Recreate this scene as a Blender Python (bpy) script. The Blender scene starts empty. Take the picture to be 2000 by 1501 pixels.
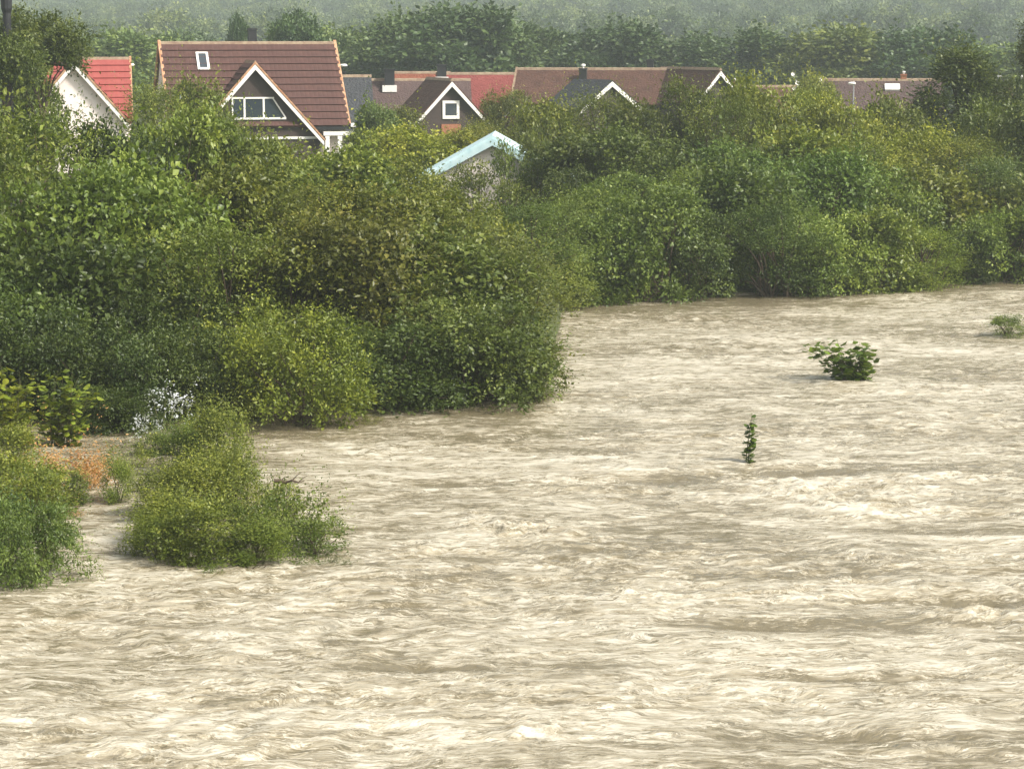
import bpy, math, random
import numpy as np
from mathutils import Vector, Matrix, Euler

R = math.radians
scene = bpy.context.scene
C = scene.collection

# ------------------------------------------------------------------ camera, world, sun, exposure
F = 4500.0                      # focal length in pixels of the 2000 px wide photograph
CAM_Z = 9.0                     # eye height above the flood water
PITCH = math.atan((750.5 - 80.0) / F)
cam = bpy.data.cameras.new('camera')
cam.sensor_width = 36.0
cam.lens = F / 2000.0 * 36.0
cam.clip_start = 0.5
cam.clip_end = 6000.0
cam_ob = bpy.data.objects.new('camera', cam)
cam_ob.location = (0, 0, CAM_Z)
cam_ob.rotation_euler = (R(90) - PITCH, 0, 0)
C.objects.link(cam_ob)
scene.camera = cam_ob

SUN_EL, SUN_AZ = 44.0, 120.0     # azimuth measured from +Y towards +X
world = bpy.data.worlds.new('World')
scene.world = world
world.use_nodes = True
nt = world.node_tree
nt.nodes.clear()
sky = nt.nodes.new('ShaderNodeTexSky')
sky.sky_type = 'NISHITA'
sky.sun_disc = False
sky.sun_elevation = R(SUN_EL)
sky.sun_rotation = R(SUN_AZ)
sky.air_density = 1.0
sky.dust_density = 4.0
sky.ozone_density = 1.0
hsv = nt.nodes.new('ShaderNodeHueSaturation')
hsv.inputs['Saturation'].default_value = 0.35
bg = nt.nodes.new('ShaderNodeBackground')
bg.inputs['Strength'].default_value = 0.125
out = nt.nodes.new('ShaderNodeOutputWorld')
nt.links.new(sky.outputs[0], hsv.inputs['Color'])
nt.links.new(hsv.outputs[0], bg.inputs['Color'])
nt.links.new(bg.outputs[0], out.inputs['Surface'])

sun = bpy.data.lights.new('sun', 'SUN')
sun.energy = 3.8
sun.angle = R(9)
sun.color = (1.0, 0.955, 0.89)
sun_ob = bpy.data.objects.new('sun', sun)
sd = Vector((math.sin(R(SUN_AZ)) * math.cos(R(SUN_EL)), math.cos(R(SUN_AZ)) * math.cos(R(SUN_EL)), math.sin(R(SUN_EL))))
sun_ob.rotation_euler = sd.to_track_quat('Z', 'Y').to_euler()
sun_ob.location = (60, 20, 60)
C.objects.link(sun_ob)

scene.view_settings.view_transform = 'Standard'
scene.view_settings.look = 'None'
scene.view_settings.gamma = 1.0
scene.view_settings.use_curve_mapping = False
scene.view_settings.exposure = 0.72
try:
    scene.render.engine = 'CYCLES'
    scene.cycles.max_bounces = 7
    scene.cycles.diffuse_bounces = 3
    scene.cycles.glossy_bounces = 3
    scene.cycles.transmission_bounces = 4
    scene.cycles.volume_bounces = 1
    scene.cycles.use_denoising = True
except Exception:
    pass

# ------------------------------------------------------------------ placing helpers
CP, SP = math.cos(PITCH), math.sin(PITCH)

def at(px, py, D):
    """world point seen at photo pixel px,py at ground distance D"""
    u, v = (px - 1000.0) / F, (750.5 - py) / F
    dy, dz = CP + v * SP, -SP + v * CP
    t = D / dy
    return Vector((u * t, D, CAM_Z + dz * t))

# ------------------------------------------------------------------ object helpers
def link(o, parent=None):
    C.objects.link(o)
    if parent is not None:
        o.parent = parent
    return o

def tag(o, label, cat, group=None, kind=None):
    o['label'] = label
    o['category'] = cat
    if group: o['group'] = group
    if kind: o['kind'] = kind
    return o

def thing(name, label, cat, loc=(0, 0, 0), rz=0.0, group=None):
    o = bpy.data.objects.new(name, None)
    o.empty_display_size = 0.3
    o.location = loc
    o.rotation_euler = (0, 0, rz)
    C.objects.link(o)
    return tag(o, label, cat, group)

def mesh_np(name, V, Fq, tone=None, smooth=False):
    """V (n,3) float, Fq (m,k) int faces of equal size"""
    me = bpy.data.meshes.new(name)
    V = np.ascontiguousarray(V, dtype=np.float32)
    Fq = np.ascontiguousarray(Fq, dtype=np.int32)
    m, k = Fq.shape
    me.vertices.add(len(V)); me.vertices.foreach_set('co', V.ravel())
    me.loops.add(m * k); me.loops.foreach_set('vertex_index', Fq.ravel())
    me.polygons.add(m)
    me.polygons.foreach_set('loop_start', np.arange(0, m * k, k, dtype=np.int32))
    if smooth:
        me.polygons.foreach_set('use_smooth', np.ones(m, dtype=bool))
    me.update(calc_edges=True)
    if tone is not None:
        a = me.attributes.new('tone', 'FLOAT', 'POINT')
        a.data.foreach_set('value', np.ascontiguousarray(tone, dtype=np.float32))
    return me

class MB:
    """collects simple solids into one mesh"""
    def __init__(s):
        s.v = []; s.f = []
    def add(s, vs, fs):
        b = len(s.v)
        s.v += [tuple(p) for p in vs]
        s.f += [tuple(i + b for i in f) for f in fs]
        return s
    def box(s, x0, x1, y0, y1, z0, z1):
        return s.add([(x0,y0,z0),(x1,y0,z0),(x1,y1,z0),(x0,y1,z0),(x0,y0,z1),(x1,y0,z1),(x1,y1,z1),(x0,y1,z1)],
                     [(0,3,2,1),(4,5,6,7),(0,1,5,4),(1,2,6,5),(2,3,7,6),(3,0,4,7)])
    def prism_y(s, poly, y0, y1):
        """poly: list of (x,z) counter clockwise seen from -Y, extruded along y"""
        n = len(poly)
        vs = [(x, y0, z) for x, z in poly] + [(x, y1, z) for x, z in poly]
        fs = [tuple(range(n)), tuple(range(2*n-1, n-1, -1))]
        for i in range(n):
            j = (i + 1) % n
            fs.append((i, i + n, j + n, j))
        return s.add(vs, fs)
    def prism_x(s, poly, x0, x1):
        n = len(poly)
        vs = [(x0, y, z) for y, z in poly] + [(x1, y, z) for y, z in poly]
        fs = [tuple(range(n-1, -1, -1)), tuple(range(n, 2*n))]
        for i in range(n):
            j = (i + 1) % n
            fs.append((i, j, j + n, i + n))
        return s.add(vs, fs)
    def tube(s, pts, rads, n=6):
        b = len(s.v)
        pts = [Vector(p) for p in pts]
        for k, p in enumerate(pts):
            d = (pts[min(k+1, len(pts)-1)] - pts[max(k-1, 0)]).normalized()
            a = d.orthogonal().normalized(); c = d.cross(a)
            for i in range(n):
                t = 2*math.pi*i/n
                s.v.append(tuple(p + (a*math.cos(t) + c*math.sin(t))*rads[k]))
        for k in range(len(pts)-1):
            for i in range(n):
                j = (i+1) % n
                s.f.append((b+k*n+i, b+k*n+j, b+(k+1)*n+j, b+(k+1)*n+i))
        s.f.append(tuple(b+(len(pts)-1)*n+i for i in range(n)))
        s.f.append(tuple(b+n-1-i for i in range(n)))
        return s
    def lathe(s, prof, n=12, c=(0,0,0)):
        b = len(s.v)
        for r, z in prof:
            for i in range(n):
                t = 2*math.pi*i/n
                s.v.append((c[0]+r*math.cos(t), c[1]+r*math.sin(t), c[2]+z))
        for k in range(len(prof)-1):
            for i in range(n):
                j = (i+1) % n
                s.f.append((b+k*n+i, b+k*n+j, b+(k+1)*n+j, b+(k+1)*n+i))
        s.f.append(tuple(b+(len(prof)-1)*n+i for i in range(n)))
        return s
    def mesh(s, name):
        me = bpy.data.meshes.new(name)
        me.from_pydata(s.v, [], s.f)
        me.validate()
        return me
    def build(s, name, mat, parent=None, bevel=0):
        o = bpy.data.objects.new(name, s.mesh(name))
        o.data.materials.append(mat)
        link(o, parent)
        return o

# ------------------------------------------------------------------ materials
def new_mat(name):
    m = bpy.data.materials.new(name)
    m.use_nodes = True
    t = m.node_tree
    p = t.nodes['Principled BSDF']
    return m, t, p

def N(t, kind, **kw):
    n = t.nodes.new(kind)
    for k, v in kw.items():
        setattr(n, k, v)
    return n

def ramp(t, stops, fac):
    r = N(t, 'ShaderNodeValToRGB')
    el = r.color_ramp.elements
    while len(el) < len(stops): el.new(0.5)
    for e, (p, c) in zip(el, stops):
        e.position = p
        e.color = (*c, 1.0) if len(c) == 3 else c
    t.links.new(fac, r.inputs['Fac'])
    return r.outputs['Color']

def noise(t, vec, scale, detail=4.0, rough=0.55):
    n = N(t, 'ShaderNodeTexNoise')
    n.inputs['Scale'].default_value = scale
    n.inputs['Detail'].default_value = detail
    n.inputs['Roughness'].default_value = rough
    if vec is not None: t.links.new(vec, n.inputs['Vector'])
    return n.outputs['Fac']

def mul(t, a, b, op='MULTIPLY'):
    m = N(t, 'ShaderNodeMath', operation=op)
    for i, x in enumerate((a, b)):
        if isinstance(x, (int, float)): m.inputs[i].default_value = x
        else: t.links.new(x, m.inputs[i])
    return m.outputs[0]

def mix_rgb(t, fac, a, b, mode='MIX'):
    m = N(t, 'ShaderNodeMix', data_type='RGBA', blend_type=mode)
    for s, x in ((m.inputs[0], fac), (m.inputs[6], a), (m.inputs[7], b)):
        if isinstance(x, (int, float)): s.default_value = x
        elif isinstance(x, tuple): s.default_value = (*x, 1.0)
        else: t.links.new(x, s)
    return m.outputs[2]

def surf_mat(name, c1, c2, scale=3.0, rough=0.8, bump=0.0, bscale=20.0, c3=None, spec=0.3):
    m, t, p = new_mat(name)
    tc = N(t, 'ShaderNodeTexCoord')
    f = noise(t, tc.outputs['Object'], scale, 6.0, 0.65)
    stops = [(0.3, c1), (0.7, c2)] if c3 is None else [(0.25, c1), (0.6, c2), (0.8, c3)]
    t.links.new(ramp(t, stops, f), p.inputs['Base Color'])
    p.inputs['Roughness'].default_value = rough
    p.inputs['Specular IOR Level'].default_value = spec
    if bump:
        b = N(t, 'ShaderNodeBump')
        b.inputs['Strength'].default_value = bump
        b.inputs['Distance'].default_value = 0.02
        t.links.new(noise(t, tc.outputs['Object'], bscale, 3.0), b.inputs['Height'])
        t.links.new(b.outputs[0], p.inputs['Normal'])
    return m

def add_rows(m, pitch=0.34):
    t = m.node_tree; p = t.nodes['Principled BSDF']
    tc = N(t, 'ShaderNodeTexCoord'); sx = N(t, 'ShaderNodeSeparateXYZ')
    t.links.new(tc.outputs['Object'], sx.inputs[0])
    fr_ = mul(t, mul(t, sx.outputs['Z'], 1.0/pitch), 1.0, 'MODULO')
    fy = mul(t, mul(t, mul(t, sx.outputs['X'], 1.0/0.3), 1.0, 'MODULO'), 0.25)
    b = N(t, 'ShaderNodeBump'); b.inputs['Strength'].default_value = 1.0; b.inputs['Distance'].default_value = 0.12
    t.links.new(mul(t, mul(t, fr_, fy, 'ADD'), noise(t, tc.outputs['Object'], 7.0, 3.0), 'ADD'), b.inputs['Height'])
    t.links.new(b.outputs[0], p.inputs['Normal'])

def leaf_mat(name, stops, transl=0.26, rough=0.42):
    m, t, p = new_mat(name)
    at_ = N(t, 'ShaderNodeAttribute', attribute_name='tone')
    oi = N(t, 'ShaderNodeObjectInfo')
    tc = N(t, 'ShaderNodeTexCoord')
    n1 = noise(t, tc.outputs['Object'], 0.9, 2.0)
    fac = mul(t, mul(t, at_.outputs['Fac'], 0.75), mul(t, n1, 0.5), 'ADD')
    col = ramp(t, stops, fac)
    col = mix_rgb(t, 1.0, col, oi.outputs['Color'], 'MULTIPLY')
    if 'woodland' in name:
        col = mix_rgb(t, 1.0, col, ramp(t, [(0.0, (0.55, 0.62, 0.6)), (0.5, (1, 1, 0.95)), (1.0, (1.7, 1.5, 1.1))], oi.outputs['Random']), 'MULTIPLY')
    t.links.new(col, p.inputs['Base Color'])
    p.inputs['Roughness'].default_value = rough
    p.inputs['Specular IOR Level'].default_value = 0.35
    tr = N(t, 'ShaderNodeBsdfTranslucent')
    c2 = mix_rgb(t, 1.0, col, (1.25, 1.35, 0.5), 'MULTIPLY')
    t.links.new(c2, tr.inputs['Color'])
    mx = N(t, 'ShaderNodeMixShader')
    mx.inputs[0].default_value = transl
    o = t.nodes['Material Output']
    t.links.new(p.outputs[0], mx.inputs[1]); t.links.new(tr.outputs[0], mx.inputs[2])
    t.links.new(mx.outputs[0], o.inputs['Surface'])
    return m

M = {}
M['leaf'] = leaf_mat('green_leaf', [(0.18, (0.024, 0.038, 0.010)), (0.42, (0.066, 0.090, 0.018)), (0.66, (0.120, 0.148, 0.030)), (0.90, (0.22, 0.235, 0.060))])
M['leaf_far'] = leaf_mat('woodland_leaf', [(0.15, (0.034, 0.058, 0.022)), (0.5, (0.072, 0.108, 0.038)), (0.85, (0.14, 0.175, 0.055))], 0.2)
M['bark'] = surf_mat('bark', (0.05, 0.035, 0.022), (0.11, 0.08, 0.055), 6.0, 0.9, 0.5, 30)
M['stem'] = surf_mat('green_stem', (0.06, 0.07, 0.025), (0.13, 0.12, 0.05), 8.0, 0.7)
M['dry'] = leaf_mat('withered_leaf', [(0.2, (0.13, 0.07, 0.03)), (0.5, (0.30, 0.16, 0.06)), (0.85, (0.52, 0.36, 0.18))], 0.3)
M['pale'] = leaf_mat('pale_leaf', [(0.2, (0.25, 0.28, 0.22)), (0.5, (0.5, 0.52, 0.5)), (0.85, (0.75, 0.76, 0.8))], 0.3)
M['tile_brown'] = surf_mat('brown_roof_tile', (0.052, 0.022, 0.018), (0.085, 0.038, 0.030), 1.6, 0.75, 0.4, 25, (0.14, 0.060, 0.036))
M['tile_brown_flat'] = surf_mat('weathered_brown_roof', (0.060, 0.030, 0.022), (0.11, 0.052, 0.036), 1.2, 0.85, 0.4, 12, (0.16, 0.095, 0.045))
M['tile_mauve'] = surf_mat('mauve_roof', (0.080, 0.052, 0.048), (0.115, 0.072, 0.064), 1.3, 0.85, 0.4, 12)
M['tile_red'] = surf_mat('red_roof_tile', (0.25, 0.052, 0.045), (0.33, 0.085, 0.070), 1.4, 0.6, 0.4, 20)
M['tile_rose'] = surf_mat('rose_red_roof', (0.19, 0.040, 0.034), (0.25, 0.062, 0.052), 1.1, 0.75, 0.3, 12)
M['tile_orange'] = surf_mat('orange_red_roof', (0.19, 0.058, 0.032), (0.27, 0.090, 0.050), 1.4, 0.8, 0.3, 12)
M['slate'] = surf_mat('dark_slate_roof', (0.034, 0.036, 0.041), (0.060, 0.061, 0.066), 1.5, 0.6, 0.3, 15)
M['ridge'] = surf_mat('mossy_ridge_tile', (0.17, 0.10, 0.07), (0.33, 0.26, 0.17), 3.0, 0.9)
M['white'] = surf_mat('white_paint', (0.72, 0.69, 0.62), (0.82, 0.80, 0.74), 2.0, 0.5)
M['cream'] = surf_mat('pinkish_white_render', (0.80, 0.69, 0.62), (0.88, 0.80, 0.74), 1.5, 0.85, 0.3, 10)
M['clad'] = surf_mat('dark_brown_cladding', (0.040, 0.028, 0.024), (0.065, 0.045, 0.038), 2.0, 0.75, 0.4, 8)
M['clad_grey'] = surf_mat('grey_brown_cladding', (0.060, 0.050, 0.045), (0.09, 0.075, 0.065), 2.0, 0.75, 0.3, 8)
M['black'] = surf_mat('black_metal', (0.012, 0.012, 0.014), (0.028, 0.028, 0.030), 4.0, 0.5)
M['brick'] = surf_mat('orange_brick', (0.24, 0.09, 0.045), (0.36, 0.16, 0.085), 9.0, 0.9, 0.4, 20)
M['teal'] = surf_mat('pale_teal_paint', (0.42, 0.60, 0.62), (0.62, 0.76, 0.76), 2.5, 0.6)
M['metal'] = surf_mat('grey_galvanised_steel', (0.25, 0.26, 0.27), (0.36, 0.37, 0.38), 5.0, 0.4)
M['rail'] = surf_mat('rusty_verge_tile', (0.30, 0.12, 0.05), (0.55, 0.36, 0.22), 4.0, 0.85)
for k_ in ('tile_brown_flat', 'tile_mauve', 'tile_rose', 'tile_orange', 'slate'): add_rows(M[k_])
m, t, p = new_mat('window_glass')
p.inputs['Base Color'].default_value = (0.03, 0.04, 0.05, 1); p.inputs['Roughness'].default_value = 0.06
p.inputs['Specular IOR Level'].default_value = 0.8
M['glass'] = m

# ------------------------------------------------------------------ numpy gradient noise
def gnoise(x, y, seed=0):
    rs = np.random.RandomState(seed)
    perm = rs.permutation(256)
    ang = rs.rand(256) * 2 * np.pi
    gx, gy = np.cos(ang), np.sin(ang)
    xi, yi = np.floor(x).astype(np.int64), np.floor(y).astype(np.int64)
    xf, yf = x - xi, y - yi
    u, v = xf*xf*xf*(xf*(xf*6-15)+10), yf*yf*yf*(yf*(yf*6-15)+10)
    def g(ix, iy, dx, dy):
        h = perm[(perm[ix & 255] + iy) & 255]
        return gx[h]*dx + gy[h]*dy
    a = g(xi, yi, xf, yf); b = g(xi+1, yi, xf-1, yf)
    c = g(xi, yi+1, xf, yf-1); d = g(xi+1, yi+1, xf-1, yf-1)
    return ((a + u*(b-a)) + v*((c + u*(d-c)) - (a + u*(b-a)))) * 1.5

def sstep(a, b, x):
    t_ = np.clip((x-a)/(b-a), 0, 1)
    return t_*t_*(3-2*t_)

# ------------------------------------------------------------------ the land
SHX = np.array([-900, -60, -25, -13, -9.2, -6.2, -3.2, 0.2, 0.9, 1.6, 8.0, 13.5, 19.0, 45.0, 900.0])
SHY = np.array([20, 48, 56, 58.5, 58.5, 57.0, 56.8, 58.5, 62.0, 80.0, 82.5, 85.0, 88.0, 95.0, 200.0])

def shore(x):
    return np.interp(x, SHX, SHY)

def ground_z(x, y):
    x = np.asarray(x, float); y = np.asarray(y, float)
    d = y - shore(x)
    z = np.clip(d * 0.16, -1.6, 1.2)
    z = z + 0.12 * gnoise(x*0.35, y*0.35, 5) * sstep(0, 3, d)
    yy = y - 640 + np.clip(x + 30, -300, 350) * 0.7 * sstep(450, 800, y)
    yy = np.maximum(yy, 0)
    z = z + 0.046 * yy * sstep(0, 200, yy) + 0.05 * np.maximum(yy - 1100, 0)
    z = z + 4.0 * gnoise(x*0.008, y*0.008, 9) * sstep(40, 300, yy)
    return z

def axis(segs):
    out_ = [segs[0][0]]
    for a, b, s in segs:
        n = max(1, int(round((b-a)/s)))
        out_ += list(np.linspace(a, b, n+1)[1:])
    return np.array(out_)

def grid_mesh(name, X, Y, zf, smooth=True):
    gx, gy = np.meshgrid(X, Y)
    z, tone = zf(gx, gy)
    V = np.stack([gx.ravel(), gy.ravel(), z.ravel()], 1)
    nx, ny = len(X), len(Y)
    idx = np.arange(nx*ny).reshape(ny, nx)
    Fq = np.stack([idx[:-1,:-1].ravel(), idx[:-1,1:].ravel(), idx[1:,1:].ravel(), idx[1:,:-1].ravel()], 1)
    return mesh_np(name, V, Fq, None if tone is None else tone.ravel(), smooth)

X = axis([(-1400,-400,50),(-400,-60,10),(-60,70,1.0),(70,400,10),(400,1400,50)])
Y = axis([(-300,0,30),(0,40,4),(40,130,1.0),(130,420,6),(420,1500,15),(1500,3000,50)])
me = grid_mesh('ground', X, Y, lambda a, b: (ground_z(a, b), None))
land = link(bpy.data.objects.new('ground', me)); land['kind'] = 'structure'
land.data.materials.append(surf_mat('grassy_soil', (0.035, 0.045, 0.018), (0.075, 0.085, 0.03), 0.6, 0.95, 0.6, 3.0, (0.10, 0.08, 0.05)))

# ------------------------------------------------------------------ the flood water
RAPIDS = []   # (x, y, rx, ry, height)
for px, py, rx, ry, h in ((1040,1035,1.0,0.55,0.20),(1235,1068,0.8,0.5,0.17),(935,1035,0.6,0.4,0.12),(1590,968,0.7,0.7,0.19),(1690,948,0.9,0.7,0.14),
                          (1870,930,1.2,0.9,0.12),(1760,990,1.0,0.6,0.09),(1980,1235,0.5,0.5,0.22),(1290,1160,0.5,0.5,0.13),(880,1095,0.5,0.4,0.12),
                          (1460,925,1.1,0.9,0.10),(1160,975,0.8,0.5,0.08),(700,890,0.7,0.5,0.08),(1030,1490,0.6,0.4,0.12),(560,1490,0.5,0.3,0.07)):
    q = at(px, py, 40500.0/(py-80.0)); RAPIDS.append((q.x, q.y, rx, ry, h))
HOLLOWS = []
for px, py, rx, ry, h in ((1560,925,1.5,0.6,0.13),(1300,945,1.3,0.5,0.09),(880,950,1.0,0.4,0.08),(1500,1240,1.6,0.45,0.10),(1620,1345,1.5,0.3,0.08),
                          (1900,1190,1.3,0.4,0.10),(1830,1045,1.6,0.5,0.08),(820,1325,1.1,0.25,0.08),(1700,1470,1.6,0.25,0.08),(1180,1085,1.4,0.4,0.08)):
    q = at(px, py, 40500.0/(py-80.0)); HOLLOWS.append((q.x, q.y, rx, ry, h))

def water_z(x, y):
    d = shore(x) - y                      # distance out from the bank
    wx = x + 1.0*gnoise(x*0.25, y*0.4, 21) + 0.28*gnoise(x*1.1, y*1.6, 22)
    wy = y + 1.0*gnoise(x*0.22+7, y*0.3+3, 23) + 0.26*gnoise(x*0.8+5, y*1.3, 24) + 0.06*x
    rough = 0.40 + 0.60*sstep(-0.35, 0.35, gnoise(x*0.13, y*0.2, 31))
    nook = sstep(-3.0, -6.0, x)*sstep(43.0, 49.0, y)
    calm = (0.20 + 0.80*sstep(1.5, 6.5, d))*(1-0.6*nook)
    z = 0.075*gnoise(wx*0.20, wy*0.50, 1)
    z = z + 0.030*(1-2.2*np.abs(gnoise(wx*0.45, wy*1.15, 2)))*rough
    z = z + 0.030*(1-2.2*np.abs(gnoise(wx*1.0, wy*2.5, 3)))*rough
    z = z + 0.030*(0.6-1.6*np.abs(gnoise(wx*2.0, wy*4.6, 4)))*rough
    z = z + 0.016*(0.5-1.3*np.abs(gnoise(wx*3.4, wy*7.0, 6)))*rough
    foam = np.zeros_like(z)
    for cx, cy, rx, ry, h in RAPIDS:
        g = np.exp(-((np.abs((wx-cx)/(rx*1.5)))**2.0 + ((wy-cy)/(ry*1.2))**2))
        k = 0.8 + 1.3*gnoise(wx*1.9, wy*3.0, 12) + 0.9*gnoise(x*5.0, y*7.0, 13)
        z = z + h*g*(0.45*k + 0.22*gnoise(x*7.0, y*9.0, 63))
        foam = foam + g*(0.05 + 0.36*np.maximum(0, gnoise(x*4.0, y*6.0, 61) + 0.5*gnoise(x*9, y*12, 62) - 0.12))
    for cx, cy, rx, ry, h in HOLLOWS:
        g = np.exp(-(((x-cx)/rx)**2 + ((y-cy)/ry)**2))
        z = z*(1-0.5*g) - h*g
        foam = foam - 0.55*g
    f2 = 0.40*gnoise(wx*0.4, wy*1.1, 41) + 0.40*gnoise(wx*1.1, wy*3.4, 42) + 0.45*gnoise(wx*2.6, wy*8.0, 43) + 0.40*gnoise(wx*5.0, wy*13, 44)
    foam = foam + 0.50 + 0.50*f2 + 1.6*z
    foam = foam - 0.75*(1-sstep(2.0, 7.5, d))*(0.75+0.9*gnoise(x*0.3, y*0.5, 71)) - 0.2*nook
    foam = foam + 0.35*gnoise(wx*0.12, wy*0.22, 51)
    return z*calm, foam

X = axis([(-1400,-60,60),(-60,-24,1.2),(-24,36,0.095),(36,70,1.2),(70,1400,60)])
Y = axis([(-300,0,20),(0,22,1.0),(22,45,0.065),(45,62,0.10),(62,92,0.15),(92,130,1.5),(130,260,20)])
me = grid_mesh('river', X, Y, water_z)
river = link(bpy.data.objects.new('river', me)); river['kind'] = 'structure'
m, t, p = new_mat('muddy_flood_water')
tc = N(t, 'ShaderNodeTexCoord')
wn_ = N(t, 'ShaderNodeTexNoise'); wn_.inputs['Scale'].default_value = 0.55; wn_.inputs['Detail'].default_value = 3.0
t.links.new(tc.outputs['Object'], wn_.inputs['Vector'])
ws = N(t, 'ShaderNodeVectorMath', operation='MULTIPLY_ADD')
ws.inputs[1].default_value = (1.6, 1.6, 0.0); 
t.links.new(wn_.outputs['Color'], ws.inputs[0]); t.links.new(tc.outputs['Object'], ws.inputs[2])
mp = N(t, 'ShaderNodeMapping'); mp.inputs['Scale'].default_value = (0.34, 1.0, 1.0); mp.inputs['Rotation'].default_value = (0, 0, R(3))
t.links.new(ws.outputs[0], mp.inputs['Vector'])
a = N(t, 'ShaderNodeAttribute', attribute_name='tone')
n1 = noise(t, mp.outputs[0], 6.0, 8.0, 0.75)
n2 = noise(t, mp.outputs[0], 1.6, 3.0, 0.6)
mp2 = N(t, 'ShaderNodeMapping'); mp2.inputs['Scale'].default_value = (0.22, 1.0, 1.0); mp2.inputs['Rotation'].default_value = (0, 0, R(4))
t.links.new(ws.outputs[0], mp2.inputs['Vector'])
n3 = noise(t, mp2.outputs[0], 9.0, 4.0, 0.7)
fm = mul(t, mul(t, a.outputs['Fac'], 0.8), mul(t, mul(t, n1, 0.5, 'SUBTRACT'), 1.5), 'ADD')
fm = mul(t, fm, mul(t, mul(t, n2, 0.5, 'SUBTRACT'), 0.8), 'ADD')
fm = mul(t, fm, mul(t, mul(t, n3, 0.5, 'SUBTRACT'), 0.9), 'ADD')
# thin wisps of foam and thin dark seams drawn out along the current
def seam(scale, detail, w0, seed_off):
    nn = noise(t, mp2.outputs[0], scale, detail, 0.6)
    d_ = mul(t, mul(t, nn, 0.5 + seed_off, 'SUBTRACT'), 0.0, 'ADD')
    ab = N(t, 'ShaderNodeMath', operation='ABSOLUTE'); t.links.new(d_, ab.inputs[0])
    mr_ = N(t, 'ShaderNodeMapRange'); mr_.inputs['From Min'].default_value = w0; mr_.inputs['From Max'].default_value = 0.0
    t.links.new(ab.outputs[0], mr_.inputs['Value'])
    return mr_.outputs[0]
gate = noise(t, ws.outputs[0], 0.9, 2.0)
fm = mul(t, fm, mul(t, mul(t, seam(4.0, 5.0, 0.022, 0.06), 0.9), gate), 'ADD')
fm = mul(t, fm, mul(t, mul(t, seam(6.0, 5.0, 0.020, -0.05), 0.9), gate), 'ADD')
fm = mul(t, fm, mul(t, seam(3.2, 6.0, 0.022, -0.02), 0.45), 'SUBTRACT')
mr = N(t, 'ShaderNodeMapRange', interpolation_type='SMOOTHSTEP')
mr.inputs['From Min'].default_value = 0.05; mr.inputs['From Max'].default_value = 0.85
t.links.new(fm, mr.inputs['Value'])
foamf = mr.outputs[0]
col = ramp(t, [(0.0, (0.165, 0.137, 0.080)), (0.20, (0.275, 0.233, 0.152)), (0.44, (0.35, 0.304, 0.212)), (0.80, (0.40, 0.352, 0.252)), (1.0, (0.58, 0.53, 0.42))], foamf)
t.links.new(col, p.inputs['Base Color'])
rg = N(t, 'ShaderNodeMapRange'); rg.inputs['To Min'].default_value = 0.08; rg.inputs['To Max'].default_value = 0.42
t.links.new(foamf, rg.inputs['Value']); t.links.new(rg.outputs[0], p.inputs['Roughness'])
p.inputs['IOR'].default_value = 1.33
b = N(t, 'ShaderNodeBump'); b.inputs['Strength'].default_value = 0.75; b.inputs['Distance'].default_value = 0.06
rn = N(t, 'ShaderNodeMath', operation='ABSOLUTE'); t.links.new(mul(t, noise(t, mp.outputs[0], 5.0, 5.0, 0.65), 0.5, 'SUBTRACT'), rn.inputs[0])
hh = mul(t, mul(t, rn.outputs[0], -2.2), mul(t, noise(t, mp.outputs[0], 14.0, 4.0, 0.65), 0.6), 'ADD')
t.links.new(hh, b.inputs['Height']); t.links.new(b.outputs[0], p.inputs['Normal'])
river.data.materials.append(m)

# ------------------------------------------------------------------ foliage meshes
def unit(v):
    return v / np.maximum(np.linalg.norm(v, axis=-1, keepdims=True), 1e-9)

def leaves(pos, direc, nrm, L, W, tone):
    """kite leaves folded along the midrib; arrays (n,3)"""
    d = unit(direc)
    side = unit(np.cross(d, nrm)); n = np.cross(side, d)
    L = L[:, None]; W = W[:, None]
    b = pos; tip = pos + d*L - n*L*0.12
    mid = pos + d*L*0.45 + n*W*0.18
    v = np.stack([b, mid + side*W*0.5, tip, mid - side*W*0.5], 1).reshape(-1, 3)
    k = np.arange(len(pos))*4
    f = np.concatenate([np.stack([k, k+1, k+2], 1), np.stack([k, k+2, k+3], 1)], 0)
    return v, f, np.repeat(tone, 4)

def profile(kind, t_):
    if kind == 'dome':   return np.sqrt(np.clip(1 - np.clip((t_-0.22)/0.78, -1, 1)**2, 0, 1)) * (0.78+0.22*sstep(0, 0.25, t_))
    if kind == 'tree':   return np.sqrt(np.clip(1 - ((t_-0.62)/0.42)**2, 0.0, 1))
    if kind == 'column': return 0.55 + 0.45*np.sin(np.clip(t_*3.0, 0, np.pi)) - 0.45*sstep(0.6, 1.0, t_)
    if kind == 'high':   return np.sqrt(np.clip(1 - ((t_-0.80)/0.20)**2, 0.0, 1))
    if kind == 'cone':   return np.clip(1.05 - t_, 0.04, 1) * sstep(-0.05, 0.12, t_)
    return np.ones_like(t_)

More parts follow.
